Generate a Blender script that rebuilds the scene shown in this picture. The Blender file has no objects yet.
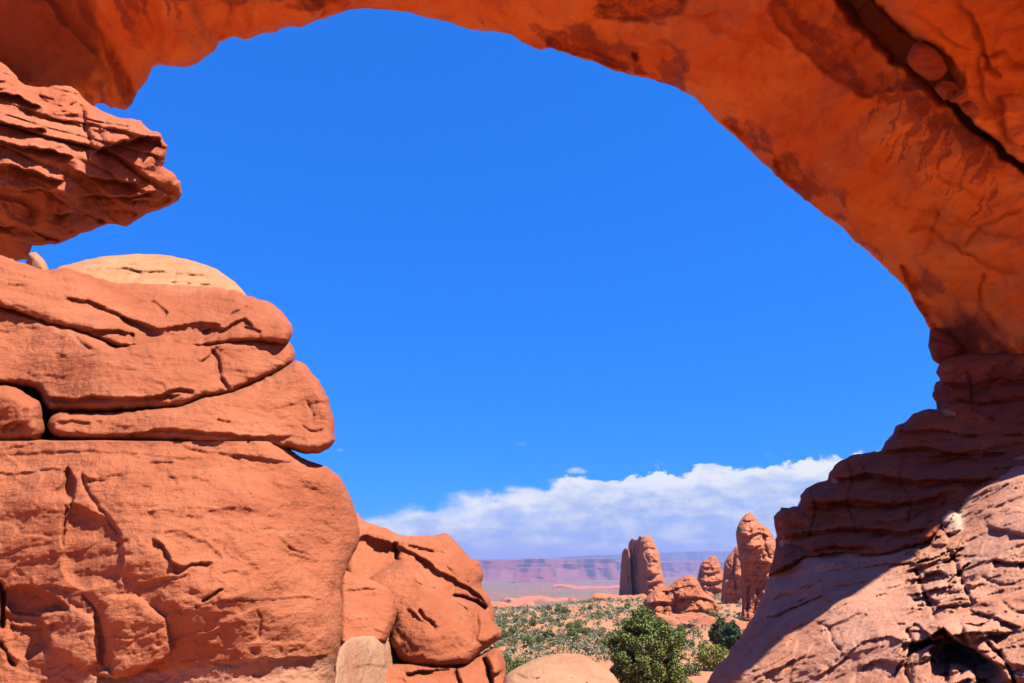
import bpy, math, random
import numpy as np
from mathutils import Vector
R_ = math.radians
SC = bpy.context.scene
COL = SC.collection

# ------------------------------------------------------------------ camera
W, H, F, PITCH = 1024, 683, 683.0, R_(17.5)
cam = bpy.data.objects.new('camera', bpy.data.cameras.new('camera'))
COL.objects.link(cam)
cam.data.sensor_width = 36.0
cam.data.lens = 36.0 * F / W
cam.data.clip_start, cam.data.clip_end = 0.1, 60000
cam.location = (0, 0, 0)
cam.rotation_euler = (R_(90) + PITCH, 0, 0)
SC.camera = cam

# ------------------------------------------------------------------ light
SUN_EL, SUN_AZ = R_(61), R_(122)          # azimuth clockwise from the view direction
S = np.array([math.cos(SUN_EL) * math.sin(SUN_AZ), math.cos(SUN_EL) * math.cos(SUN_AZ), math.sin(SUN_EL)])
sun = bpy.data.objects.new('sun', bpy.data.lights.new('sun', 'SUN'))
COL.objects.link(sun)
sun.data.energy, sun.data.angle, sun.data.color = 4.6, R_(0.5), (1.0, 0.94, 0.86)
sun.rotation_euler = Vector(S).to_track_quat('Z', 'Y').to_euler()
SC.view_settings.view_transform = 'Standard'
SC.view_settings.look = 'None'
SC.view_settings.gamma = 1.0
SC.view_settings.use_curve_mapping = False
SC.view_settings.exposure = 1.7
SC.cycles.max_bounces = 10
SC.cycles.diffuse_bounces = 8
SC.cycles.glossy_bounces = 2
SC.cycles.transmission_bounces = 2
SC.cycles.volume_bounces = 0
SC.cycles.transparent_max_bounces = 4
SC.cycles.use_denoising = True
SC.cycles.use_adaptive_sampling = True
SC.cycles.adaptive_threshold = 0.01


class NT:
    """small helper to write node trees as expressions"""
    def __init__(s, tree):
        s.t = tree; s.n = tree.nodes; s.l = tree.links
    def node(s, typ, **kw):
        n = s.n.new(typ)
        for k, v in kw.items(): setattr(n, k, v)
        return n
    def put(s, sock, v):
        if isinstance(v, bpy.types.NodeSocket): s.l.new(v, sock)
        elif v is not None: sock.default_value = v
    def m(s, op, a, b=None, c=None, clamp=False):
        n = s.node('ShaderNodeMath', operation=op, use_clamp=clamp)
        s.put(n.inputs[0], a); s.put(n.inputs[1], b); s.put(n.inputs[2], c)
        return n.outputs[0]
    def ramp(s, v, a, b, lo=0.0, hi=1.0, smooth=True):
        n = s.node('ShaderNodeMapRange', interpolation_type='SMOOTHSTEP' if smooth else 'LINEAR')
        s.put(n.inputs[0], v); s.put(n.inputs[1], a); s.put(n.inputs[2], b); s.put(n.inputs[3], lo); s.put(n.inputs[4], hi)
        return n.outputs[0]
    def mix(s, f, a, b, mode='MIX'):
        n = s.node('ShaderNodeMix', data_type='RGBA', blend_type=mode)
        s.put(n.inputs[0], f)
        s.put(n.inputs[6], a if not isinstance(a, tuple) else (*a, 1)); s.put(n.inputs[7], b if not isinstance(b, tuple) else (*b, 1))
        return n.outputs[2]
    def map(s, v, scale=(1, 1, 1), rot=(0, 0, 0), loc=(0, 0, 0)):
        n = s.node('ShaderNodeMapping'); s.put(n.inputs[0], v)
        n.inputs[1].default_value = loc; n.inputs[2].default_value = rot; n.inputs[3].default_value = scale
        return n.outputs[0]
    def noise(s, v, scale, detail=5, rough=0.55, dist=0.0):
        n = s.node('ShaderNodeTexNoise'); s.put(n.inputs['Vector'], v)
        n.inputs['Scale'].default_value = scale; n.inputs['Detail'].default_value = detail
        n.inputs['Roughness'].default_value = rough; n.inputs['Distortion'].default_value = dist
        return n.outputs['Fac']


# ------------------------------------------------------------------ sky with a bank of cloud low over the horizon
world = bpy.data.worlds.new('World'); SC.world = world; world.use_nodes = True
w = NT(world.node_tree); w.n.clear()
sky = w.node('ShaderNodeTexSky', sky_type='NISHITA')
sky.sun_disc = False; sky.sun_elevation = SUN_EL; sky.sun_rotation = SUN_AZ
sky.altitude = 1600; sky.air_density = 1.0; sky.dust_density = 0.2; sky.ozone_density = 3.0
gmn = w.node('ShaderNodeGamma'); w.put(gmn.inputs[0], sky.outputs[0]); gmn.inputs[1].default_value = 0.45
hs = w.mix(1.0, gmn.outputs[0], (0.08, 0.77, 2.5), 'MULTIPLY')
SKY_STR = 0.070
tc = w.node('ShaderNodeTexCoord').outputs['Generated']
sp = w.node('ShaderNodeSeparateXYZ'); w.put(sp.inputs[0], tc)
el = w.m('MULTIPLY', w.m('ARCSINE', sp.outputs[2]), 57.2958)
az = w.m('MULTIPLY', w.m('ARCTAN2', sp.outputs[0], sp.outputs[1]), 57.2958)
cv = w.node('ShaderNodeCombineXYZ'); w.put(cv.inputs[0], az); w.put(cv.inputs[1], el)
cvo = cv.outputs[0]
puff = w.noise(w.map(cvo, (0.30, 0.55, 1)), 1.0, 7, 0.56, 0.3)
wide = w.noise(w.map(cvo, (0.10, 0.25, 1), loc=(4, 2, 0)), 1.0, 4, 0.5)
streak = w.noise(w.map(cvo, (0.12, 0.9, 1), rot=(0, 0, -0.12), loc=(3, 7, 0)), 1.0, 6, 0.6, 0.4)
bil = w.noise(w.map(cvo, (0.42, 0.75, 1), loc=(1.7, 5.2, 0)), 1.0, 7, 0.58, 0.2)
top = w.m('ADD', 5.75, w.m('MULTIPLY', w.m('MINIMUM', az, 18.0), 0.095))
top = w.m('SUBTRACT', top, w.m('MULTIPLY', w.m('MAXIMUM', w.m('SUBTRACT', 3.0, az), 0.0), 0.085))
top = w.m('ADD', top, w.m('MULTIPLY', w.m('SUBTRACT', puff, 0.5), 4.4))
top = w.m('ADD', top, w.m('MULTIPLY', w.m('SUBTRACT', wide, 0.5), 2.4))
soft = w.ramp(az, -8, 10, 1.7, 0.35)
dens = w.ramp(w.m('SUBTRACT', top, el), 0.0, soft)
thin = w.m('MULTIPLY', w.ramp(streak, 0.30, 0.62, 0.86, 1.0), dens)
edge = w.ramp(w.m('SUBTRACT', top, el), 0.2, 3.2, 1.0, 0.0)
shade = w.m('ADD', w.m('MULTIPLY', w.ramp(bil, 0.38, 0.66), 0.55), w.m('MULTIPLY', w.ramp(streak, 0.4, 0.68), 0.15))
shade = w.m('ADD', shade, w.m('MULTIPLY', edge, 0.8), clamp=True)
cc = w.mix(shade, (0.42, 0.58, 0.98), (0.98, 1.0, 1.06))
small = w.ramp(w.noise(w.map(cvo, (0.28, 0.8, 1), loc=(11.3, 3.1, 0)), 1.0, 6, 0.55), 0.66, 0.76)
small = w.m('MULTIPLY', small, w.m('MULTIPLY', w.ramp(el, 5, 6.5), w.ramp(el, 9.5, 8.0)))
g_ = w.m('ADD', w.m('POWER', w.m('DIVIDE', w.m('SUBTRACT', az, 5.2), 1.5), 2.0), w.m('POWER', w.m('DIVIDE', w.m('SUBTRACT', el, 6.75), 0.42), 2.0))
tuft = w.ramp(w.m('SUBTRACT', w.m('MULTIPLY', bil, 2.6), g_), 0.75, 1.5)
thin = w.m('MAXIMUM', thin, w.m('MAXIMUM', w.m('MULTIPLY', small, 0.5), w.m('MULTIPLY', tuft, 0.6)))
bgs = w.node('ShaderNodeBackground'); w.put(bgs.inputs[0], hs); bgs.inputs[1].default_value = SKY_STR
bgc = w.node('ShaderNodeBackground'); w.put(bgc.inputs[0], cc); bgc.inputs[1].default_value = 0.275
mx = w.node('ShaderNodeMixShader'); w.put(mx.inputs[0], thin); w.l.new(bgs.outputs[0], mx.inputs[1]); w.l.new(bgc.outputs[0], mx.inputs[2])
wo = w.node('ShaderNodeOutputWorld'); w.l.new(mx.outputs[0], wo.inputs[0])

# ------------------------------------------------------------------ numeric helpers
CP, SP = math.cos(PITCH), math.sin(PITCH)

def rays(px, py):
    """direction through a photo pixel, scaled to one metre of forward distance"""
    x = (px - W / 2) / F; v = (H / 2 - py) / F
    fw = CP - v * SP; up = SP + v * CP
    return np.stack([x / fw, np.ones_like(fw), up / fw], -1)

def at(px, py, Y):
    return rays(np.atleast_1d(np.float64(px)), np.atleast_1d(np.float64(py)))[0] * Y

def project(P):
    P = np.asarray(P, float); f = P[..., 1] * CP + P[..., 2] * SP; u = -P[..., 1] * SP + P[..., 2] * CP
    return W / 2 + F * P[..., 0] / f, H / 2 - F * u / f

_rng = np.random.RandomState(5)
_perm = _rng.permutation(256); _perm = np.concatenate([_perm, _perm, _perm])
_grad = _rng.normal(size=(256, 3)); _grad /= np.linalg.norm(_grad, axis=1)[:, None]

def perlin(P):
    P = np.asarray(P, float); i = np.floor(P).astype(np.int64); f = P - i; i &= 255
    u = f * f * f * (f * (f * 6 - 15) + 10); out = 0
    for dx in (0, 1):
        wx = u[..., 0] if dx else 1 - u[..., 0]
        for dy in (0, 1):
            wy = u[..., 1] if dy else 1 - u[..., 1]
            for dz in (0, 1):
                wz = u[..., 2] if dz else 1 - u[..., 2]
                h = _perm[_perm[_perm[(i[..., 0] + dx) & 255] + ((i[..., 1] + dy) & 255)] + ((i[..., 2] + dz) & 255)]
                g = _grad[h]
                out = out + wx * wy * wz * (g[..., 0] * (f[..., 0] - dx) + g[..., 1] * (f[..., 1] - dy) + g[..., 2] * (f[..., 2] - dz))
    return out * 1.5

def fbm(P, octs=5, gain=0.5, lac=2.03):
    a, s, out = 1.0, 1.0, 0
    for k in range(octs):
        out = out + a * perlin(P * s + 17.3 * k); a *= gain; s *= lac
    return out

def ridged(P, octs=4, gain=0.5):
    a, s, out = 1.0, 1.0, 0
    for k in range(octs):
        out = out + a * (1 - 2 * np.abs(perlin(P * s + 31.7 * k))); a *= gain; s *= 2.1
    return out

def _hash(i, k):
    h = _perm[_perm[_perm[i[..., 0] & 255] + (i[..., 1] & 255)] + (i[..., 2] & 255)]
    return _perm[h + 37 * k & 255] / 255.0

def facets(P, tilt=1.0):
    """broken rock: each cell of a jittered lattice is a plane of its own tilt; returns (height, edge distance)"""
    P = np.asarray(P, float); base = np.floor(P).astype(np.int64)
    best = np.full(P.shape[:-1], 9.0); sec = best.copy(); hh = np.zeros_like(best)
    for dx in (-1, 0, 1):
        for dy in (-1, 0, 1):
            for dz in (-1, 0, 1):
                c = base + np.array([dx, dy, dz])
                q = c + np.stack([_hash(c, 1), _hash(c, 2), _hash(c, 3)], -1)
                r = P - q; d = (r ** 2).sum(-1)
                nv = np.stack([_hash(c, 4), _hash(c, 5), _hash(c, 6)], -1) - 0.5
                h = (r * nv).sum(-1) * tilt * 2 + (_hash(c, 7) - 0.5)
                nb = d < best
                sec = np.where(nb, best, np.minimum(sec, d)); hh = np.where(nb, h, hh); best = np.where(nb, d, best)
    return hh, np.sqrt(sec) - np.sqrt(best)

def sm(x, a, b):
    t = np.clip((x - a) / (b - a), 0, 1); return t * t * (3 - 2 * t)

def tps(ctrl):
    c = np.array(ctrl, float); X = c[:, :2] / 300.0; z = c[:, 2]
    def U(d2): return d2 * np.log(d2 + 1e-9)
    n = len(X); K = U(((X[:, None] - X[None]) ** 2).sum(-1)) + 0.004 * np.eye(n)
    Pm = np.c_[np.ones(n), X]; A = np.zeros((n + 3, n + 3)); A[:n, :n] = K; A[:n, n:] = Pm; A[n:, :n] = Pm.T
    s = np.linalg.solve(A, np.r_[z, 0, 0, 0])
    def f(px, py):
        q = np.stack([px, py], -1) / 300.0; o = s[n] + s[n + 1] * q[..., 0] + s[n + 2] * q[..., 1]
        for i in range(n): o = o + s[i] * U(((q - X[i]) ** 2).sum(-1))
        return o
    return f

def catmull(pts, closed, seg=5.0):
    p = np.array(pts, float); n = len(p); out = []
    rng = range(n) if closed else range(n - 1)
    for i in rng:
        if closed: a, b, c, d = p[i - 1], p[i], p[(i + 1) % n], p[(i + 2) % n]
        else: a, b, c, d = p[max(i - 1, 0)], p[i], p[i + 1], p[min(i + 2, n - 1)]
        L = np.hypot(*(c - b)); k = max(1, int(L / seg))
        if L > 120: k = max(2, int(L / 30))
        for j in range(k):
            t = j / k
            lin = b + (c - b) * t
            cr = 0.5 * (2 * b + (c - a) * t + (2 * a - 5 * b + 4 * c - d) * t * t + (3 * b - a - 3 * c + d) * t ** 3)
            out.append(0.5 * lin + 0.5 * cr)
    if not closed: out.append(p[-1])
    return np.array(out)

def polydist(px, py, poly, closed):
    """distance to a polyline, signed side at the nearest segment, parameter along it, nearest point"""
    n = len(poly); best = np.full(px.shape, 1e18); side = np.zeros(px.shape); par = np.zeros(px.shape)
    nx_ = np.zeros(px.shape); ny_ = np.zeros(px.shape)
    segs = n if closed else n - 1
    for i in range(segs):
        a = poly[i]; b = poly[(i + 1) % n]; e = b - a; L2 = e @ e + 1e-12
        t = np.clip(((px - a[0]) * e[0] + (py - a[1]) * e[1]) / L2, 0, 1)
        qx = a[0] + t * e[0]; qy = a[1] + t * e[1]; d = (px - qx) ** 2 + (py - qy) ** 2
        m = d < best
        best = np.where(m, d, best); par = np.where(m, (i + t) / segs, par)
        side = np.where(m, e[0] * (py - a[1]) - e[1] * (px - a[0]), side)
        nx_ = np.where(m, qx, nx_); ny_ = np.where(m, qy, ny_)
    return np.sqrt(best), side, par, nx_, ny_

def inside(px, py, poly):
    c = np.zeros(px.shape, bool); n = len(poly)
    for i in range(n):
        x0, y0 = poly[i]; x1, y1 = poly[(i + 1) % n]
        if y0 == y1: continue
        c ^= ((y0 > py) != (y1 > py)) & (px < (x1 - x0) * (py - y0) / (y1 - y0) + x0)
    return c

# ------------------------------------------------------------------ relief operations, each gives metres towards the viewer
def near(px, py, pts, pad):
    p = np.array(pts); return (px > p[:, 0].min() - pad) & (px < p[:, 0].max() + pad) & (py > p[:, 1].min() - pad) & (py < p[:, 1].max() + pad)

def groove(pts, wd=2.0, dp=0.15, ends=0.15, pw=2):
    def f(px, py):
        o = np.zeros(px.shape); m = near(px, py, pts, wd * 4)
        if m.any():
            d, s, t, _, _ = polydist(px[m], py[m], catmull(pts, False), False)
            o[m] = -dp * np.exp(-(d / wd) ** pw) * sm(t, 0, ends) * sm(1 - t, 0, ends)
        return o
    return f

def ledge(pts, out=0.12, lu=14, cut=0.1, ld=10, ends=0.12, wd=0.9):
    """drawn left to right: what lies above the line juts out, what lies below it is cut back"""
    def f(px, py):
        o = np.zeros(px.shape); m = near(px, py, pts, 4 * max(lu, ld))
        if m.any():
            d, s, t, _, _ = polydist(px[m], py[m], catmull(pts, False), False)
            e = sm(t, 0, ends) * sm(1 - t, 0, ends)
            up = s < 0
            k = np.where(up, out * np.exp(-d / lu), -cut * np.exp(-d / ld))
            o[m] = k * e * sm(d, 0, wd * 1.2)
        return o
    return f

def block(poly, h=0.1, rnd=8, tx=0.0, ty=0.0):
    """a raised (h > 0) or sunk patch with rounded edges and a tilt in metres per 100 px"""
    P = catmull(poly, True); c = P.mean(0)
    def f(px, py):
        o = np.zeros(px.shape); m = near(px, py, poly, 2)
        if m.any():
            d = polydist(px[m], py[m], P, True)[0]; ins = inside(px[m], py[m], P)
            t = np.clip(d / rnd, 0, 1); pr = np.sqrt(1 - (1 - t) ** 2)
            o[m] = np.where(ins, (h + tx * (px[m] - c[0]) / 100 + ty * (py[m] - c[1]) / 100) * pr, 0)
        return o
    return f

def streaks(lines, wd=5):
    def f(px, py):
        o = np.zeros(px.shape)
        for pts in lines:
            m = near(px, py, pts, wd * 4)
            if m.any():
                d, s, t, _, _ = polydist(px[m], py[m], catmull(pts, False), False)
                o[m] = np.maximum(o[m], np.exp(-(d / wd) ** 2) * sm(1 - t, 0, 0.35))
        return o
    return f

def drips(poly, ax, wd=7.0, ln=70.0, soft=8, seed=0.0, lo=-0.05, hi=0.35):
    lo, hi = lo - 0.15, hi + 0.35
    # dark streaks that run along ax inside a patch
    pt = patch(poly, soft); a = np.array(ax, float); a /= np.hypot(*a)
    def f(px, py):
        u = px * a[1] - py * a[0]; v = px * a[0] + py * a[1]
        return pt(px, py) * sm(fbm(np.c_[u / wd, v / ln, 0 * u + seed], 4, 0.6), lo, hi)
    return f

def patch(poly, soft=6):
    P = catmull(poly, True)
    def f(px, py):
        o = np.zeros(px.shape); m = near(px, py, poly, soft)
        if m.any():
            d = polydist(px[m], py[m], P, True)[0]; ins = inside(px[m], py[m], P)
            o[m] = sm(np.where(ins, d, -d), -soft, soft)
        return o
    return f

# ------------------------------------------------------------------ object helpers
def tag(o, label=None, cat=None, group=None, kind=None):
    if label: o['label'] = label
    if cat: o['category'] = cat
    if group: o['group'] = group
    if kind: o['kind'] = kind
    return o

def empty(name, loc, label=None, cat=None, group=None):
    o = bpy.data.objects.new(name, None); COL.objects.link(o); o.location = loc
    o.empty_display_size = 0.3
    return tag(o, label, cat, group)

def make(name, V, Fc, mat, parent=None, attrs=None, smooth=True, origin=None):
    V = np.asarray(V, float); pl = np.array(parent.location) if parent else np.zeros(3)
    if origin is None:
        origin = np.array([(V[:, 0].min() + V[:, 0].max()) / 2, (V[:, 1].min() + V[:, 1].max()) / 2, V[:, 2].min()])
    me = bpy.data.meshes.new(name)
    Fc = np.asarray(Fc)
    k = Fc.shape[1]
    me.vertices.add(len(V)); me.vertices.foreach_set('co', (V - origin).astype(np.float32).ravel())
    me.loops.add(Fc.size); me.loops.foreach_set('vertex_index', Fc.astype(np.int32).ravel())
    me.polygons.add(len(Fc)); me.polygons.foreach_set('loop_start', np.arange(0, Fc.size, k, dtype=np.int32))
    me.polygons.foreach_set('use_smooth', np.full(len(Fc), smooth))
    me.update(calc_edges=True); me.validate()
    for an, av in (attrs or {}).items():
        a = me.attributes.new(an, 'FLOAT', 'POINT'); a.data.foreach_set('value', av.astype(np.float32))
    if mat: me.materials.append(mat)
    o = bpy.data.objects.new(name, me); COL.objects.link(o)
    o.location = origin - pl
    if parent: o.parent = parent
    return o

def axis(lo, hi, a, b, st, coarse=14.0):
    xs = []
    x = lo
    while x < a - coarse: xs.append(x); x += coarse
    x = max(lo, a)
    e = min(hi, b)
    n = max(2, int((e - x) / st)); xs += list(np.linspace(x, e, n, endpoint=False)); x = e
    while x < hi: xs.append(x); x += coarse
    xs.append(hi)
    return np.array(xs)

def rock(name, outline, depth, mat, bulge=0.8, rad=30, thick=2.0, ops=(), noises=(), step=1.5, jit=1.2, jfreq=0.09,
         parent=None, stain=(), pale=(), back=None, brad=None, seed=0.0, warp=1.8, strata=None, face=None):
    """a solid block of stone: the outline stands at its own distance, swells towards the viewer, is carved by the
    relief operations and by 3D noise, and is closed by a rounded back"""
    O = catmull(outline, True, 4.0)
    # ragged outline
    q = np.c_[O * jfreq, np.full(len(O), seed)]
    O = O + np.stack([fbm(q, 3, 0.6), fbm(q + 50.0, 3, 0.6)], -1) * jit
    lo, hi = O.min(0), O.max(0)
    xs = axis(lo[0] - step, hi[0] + step, -12, W + 12, step); ys = axis(lo[1] - step, hi[1] + step, -12, H + 12, step)
    gx, gy = np.meshgrid(xs, ys, indexing='ij')
    cx = (gx[:-1, :-1] + gx[1:, 1:]) / 2; cy = (gy[:-1, :-1] + gy[1:, 1:]) / 2
    keep = inside(cx, cy, O)
    used = np.zeros(gx.shape, np.int32)
    for a in (0, 1):
        for b in (0, 1): used[a:a + keep.shape[0], b:b + keep.shape[1]] += keep
    vm = used > 0
    idx = np.full(gx.shape, -1); idx[vm] = np.arange(vm.sum())
    i, j = np.nonzero(keep)
    Q = np.stack([idx[i, j], idx[i + 1, j], idx[i + 1, j + 1], idx[i, j + 1]], -1)
    px, py, cnt = gx[vm].copy(), gy[vm].copy(), used[vm]
    d, _, _, qx, qy = polydist(px, py, O, True)
    bd = cnt < 4
    px[bd], py[bd], d[bd] = qx[bd], qy[bd], 0
    Y0 = depth(px, py) if callable(depth) else np.full(px.shape, float(depth))
    D = rays(px, py); P0 = D * Y0[:, None]
    t = np.clip(d / rad, 0, 1); prof = np.sqrt(1 - (1 - t) ** 2)
    h = bulge * prof
    wx = px + warp * fbm(np.c_[px * 0.06, py * 0.06, np.full(px.shape, seed + 3)], 3)
    wy = py + warp * fbm(np.c_[px * 0.06, py * 0.06, np.full(px.shape, seed + 9)], 3)
    fade = sm(d, 0, 6)
    if face is not None: h = h + face(wx, wy) * fade
    for op in ops: h = h + op(wx, wy) * fade
    N = P0 + seed * 7.1
    for nz in noises:
        kind, sc, am = nz[0], nz[1], nz[2]
        s3 = np.array(nz[3]) if len(nz) > 3 else np.ones(3)
        if kind == 'fbm': n = fbm(N * s3 / sc, 5)
        elif kind == 'rid': n = ridged(N * s3 / sc, 4) - 0.6
        elif kind == 'fac': n = facets((N + 0.25 * sc * np.stack([fbm(N / sc + 5, 2), fbm(N / sc + 25, 2), fbm(N / sc + 45, 2)], -1)) * s3 / sc)[0]
        elif kind == 'cell':
            n, e = facets((N + 0.2 * sc * np.stack([fbm(N / sc + 5, 3), fbm(N / sc + 25, 3), fbm(N / sc + 45, 3)], -1)) * s3 / sc, 0.5)
            n = 0.6 * n - 0.8 * np.exp(-(e / 0.07) ** 2)
        elif kind == 'pla':            # flat fracture faces that meet in crisp edges
            wv = 0.30 * np.stack([fbm(N / (2.2 * sc) + 3, 2), fbm(N / (2.2 * sc) + 13, 2), fbm(N / (2.2 * sc) + 23, 2)], -1); Q3 = N * s3 / sc + wv
            dirs = np.random.RandomState(int(seed * 10) + 3).normal(size=(5, 3)); dirs /= np.linalg.norm(dirs, axis=1)[:, None]
            tv = np.sort(np.stack([np.abs((Q3 @ dd * (0.6 + 0.25 * kk) + 1.7 * kk) % 2.0 - 1) for kk, dd in enumerate(dirs)], 0), 0); n = tv[-2] * 1.6 - 1.1
        elif kind == 'ter':            # flaking: thin sheets that end in small sharp steps
            v = fbm(N * s3 / sc, 4, 0.55) * 3.0; k = np.floor(v); n = (k + sm(v - k, 0.0, 0.10)) / 3.0
        elif kind == 'str':            # bedding: flat treads with rounded fronts, undercut below
            dip = nz[4] if len(nz) > 4 else (0.0, 0.0)
            zz = (P0[:, 2] + dip[0] * P0[:, 0] + dip[1] * P0[:, 1]) / sc + 0.45 * fbm(N / (sc * 5), 3)
            k = np.floor(zz); fr = zz - k
            amp = 0.4 + 0.9 * (np.sin(k * 12.9898 + seed) * 43758.5453 % 1.0)
            loc = sm(fbm(np.c_[N[:, 0] / (sc * 7), N[:, 1] / (sc * 7), k * 3.7], 2), -0.35, 0.25)
            n = amp * loc * (sm(fr, 0.0, 0.22) * (1 - 0.55 * fr ** 2) - 0.6)
        if len(nz) > 5: n = n * nz[5](wx, wy)
        h = h + am * n * (0.25 + 0.75 * fade)
    tb = np.clip(d / (brad or rad), 0, 1); pb = np.sqrt(1 - (1 - tb) ** 2)
    if back is None: h = np.maximum(h, 0.12 * bulge * prof - 0.6 * thick * np.maximum(pb - 0.5, 0))   # never deeper than the back
    Pf = D * (Y0 - h * sm(d, -0.01, 0.4))[:, None]
    Pb = P0 + (thick * pb * (1 + 0.15 * fbm(N / 1.5, 2)))[:, None] * (D if back is None else np.array(back))
    nf = len(px)
    bidx = np.arange(nf) + nf; bi = np.nonzero(bd)[0]; bidx[bi] = bi
    Q2 = bidx[Q][:, ::-1]
    V = np.concatenate([Pf, Pb])
    used2 = np.zeros(len(V), bool); used2[Q.ravel()] = True; used2[Q2.ravel()] = True
    rm = np.cumsum(used2) - 1
    st = np.zeros(nf); pa = np.zeros(nf)
    sx = wx + 5 * fbm(np.c_[px * 0.03, py * 0.03, np.full(px.shape, seed + 13)], 5, 0.65); sy = wy + 5 * fbm(np.c_[px * 0.03, py * 0.03, np.full(px.shape, seed + 19)], 5, 0.65)
    for f in stain: st = np.maximum(st, f(sx, sy))
    for f in pale: pa = np.maximum(pa, f(wx, wy))
    at_ = {'stain': np.concatenate([st, st * 0])[used2], 'pale': np.concatenate([pa, pa * 0])[used2]}
    FQ = rm[np.concatenate([Q, Q2])]
    # orientation: the front must face the viewer
    return make(name, V[used2], FQ[:, ::-1], mat, parent, at_)

# ------------------------------------------------------------------ materials
def stone(name, base, alt, dark, pale, cross=(0.35, 0.2, 0.0), sc=1.0, bump=1.0, streak=0.35, stain=(0.27, 0.055, 0.022), speck=0.5, tone=0.45):
    m = bpy.data.materials.new(name); m.use_nodes = True
    t = NT(m.node_tree); t.n.clear()
    g = t.node('ShaderNodeNewGeometry').outputs['Position']
    g1 = t.map(g, (1 / sc,) * 3)
    big = t.noise(g1, 0.45, 5, 0.6, 0.5)
    mid = t.noise(g1, 2.2, 6, 0.62, 0.4)
    fine = t.noise(g1, 14.0, 6, 0.7)
    grain = t.noise(g1, 70.0, 3, 0.7)
    bed = t.noise(t.map(g1, (0.5, 0.5, 5.0), rot=cross), 1.6, 7, 0.65, 0.25)
    bed2 = t.noise(t.map(g1, (0.7, 0.7, 9.0), rot=(cross[0] * 0.6, -cross[1], 0.3)), 1.5, 6, 0.62, 0.6)
    c = t.mix(t.ramp(big, 0.36, 0.66), base, alt)
    blot = t.noise(t.map(g1, (1, 1, 1.6), loc=(7, 3, 1)), 0.9, 6, 0.65, 0.8)
    c = t.mix(t.m('MULTIPLY', t.ramp(blot, 0.50, 0.72), tone), c, dark)
    c = t.mix(t.m('MULTIPLY', t.ramp(blot, 0.46, 0.28), tone * 0.8), c, pale)
    c = t.mix(t.m('MULTIPLY', t.ramp(mid, 0.5, 0.78), 0.45), c, dark)
    c = t.mix(t.m('MULTIPLY', t.ramp(bed, 0.54, 0.74), streak), c, dark)
    c = t.mix(t.m('MULTIPLY', t.ramp(bed2, 0.56, 0.78), streak * 0.6), c, pale)
    c = t.mix(t.m('MULTIPLY', t.ramp(fine, 0.58, 0.75), 0.30 * speck), c, dark)
    c = t.mix(t.m('MULTIPLY', t.ramp(fine, 0.44, 0.28), 0.40 * speck), c, pale)
    pa = t.node('ShaderNodeAttribute', attribute_name='pale').outputs['Fac']
    sa = t.node('ShaderNodeAttribute', attribute_name='stain').outputs['Fac']
    pm = t.m('ADD', pa, t.m('MULTIPLY', t.m('SUBTRACT', mid, 0.5), 0.9))
    c = t.mix(t.m('MULTIPLY', t.ramp(pm, 0.3, 0.75), t.ramp(pa, 0.02, 0.2)), c, pale)
    sm_ = t.m('ADD', sa, t.m('MULTIPLY', t.m('SUBTRACT', t.noise(g1, 5.0, 7, 0.7), 0.5), 0.7))
    c = t.mix(t.m('MULTIPLY', t.m('MULTIPLY', t.ramp(sm_, 0.25, 0.9), t.ramp(sa, 0.0, 0.25)), 0.72), c, stain)
    b = t.node('ShaderNodeBsdfPrincipled')
    t.put(b.inputs['Base Color'], c); b.inputs['Roughness'].default_value = 0.92; b.inputs['Specular IOR Level'].default_value = 0.12
    hgt = t.m('ADD', t.m('MULTIPLY', mid, 0.8), t.m('MULTIPLY', fine, 0.55))
    hgt = t.m('ADD', hgt, t.m('MULTIPLY', bed, 0.5)); hgt = t.m('ADD', hgt, t.m('MULTIPLY', bed2, 0.12)); hgt = t.m('ADD', hgt, t.m('MULTIPLY', grain, 0.16))
    bp = t.node('ShaderNodeBump'); bp.inputs['Strength'].default_value = 0.7 * bump; bp.inputs['Distance'].default_value = 0.12 * sc
    t.put(bp.inputs['Height'], hgt); t.l.new(bp.outputs[0], b.inputs['Normal'])
    o = t.node('ShaderNodeOutputMaterial'); t.l.new(b.outputs[0], o.inputs[0])
    return m

RED = stone('red_sandstone', (0.245, 0.070, 0.030), (0.283, 0.089, 0.040), (0.170, 0.040, 0.016), (0.311, 0.140, 0.081))
FLAKY = stone('flaky_red_sandstone', (0.267, 0.071, 0.030), (0.310, 0.095, 0.045), (0.177, 0.041, 0.018), (0.342, 0.162, 0.098), cross=(0.1, 0.25, 0))
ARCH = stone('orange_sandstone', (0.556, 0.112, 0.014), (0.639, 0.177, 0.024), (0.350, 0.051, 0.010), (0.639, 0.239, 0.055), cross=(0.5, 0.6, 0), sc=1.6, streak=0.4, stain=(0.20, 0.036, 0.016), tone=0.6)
SLOPE = stone('pink_sandstone', (0.341, 0.144, 0.081), (0.372, 0.179, 0.114), (0.228, 0.066, 0.036), (0.383, 0.247, 0.164), cross=(0.15, -0.2, 0), streak=0.4)
WALL = stone('maroon_sandstone', (0.208, 0.047, 0.017), (0.248, 0.064, 0.025), (0.128, 0.028, 0.012), (0.282, 0.114, 0.061), cross=(0.1, -0.15, 0), stain=(0.134, 0.030, 0.021))  # maroon stone, its colour darkened further to deepen the shade on the wall
CREAM = stone('cream_sandstone', (0.314, 0.161, 0.077), (0.294, 0.134, 0.061), (0.243, 0.090, 0.036), (0.354, 0.210, 0.118))
PINKPALE = stone('pale_sandstone', (0.284, 0.141, 0.076), (0.306, 0.171, 0.094), (0.252, 0.085, 0.045), (0.383, 0.242, 0.152))
FAR = stone('far_sandstone', (0.285, 0.091, 0.042), (0.318, 0.116, 0.057), (0.193, 0.051, 0.024), (0.340, 0.158, 0.081), sc=7.0, cross=(0.1, 0.1, 0), bump=0.9)
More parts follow.
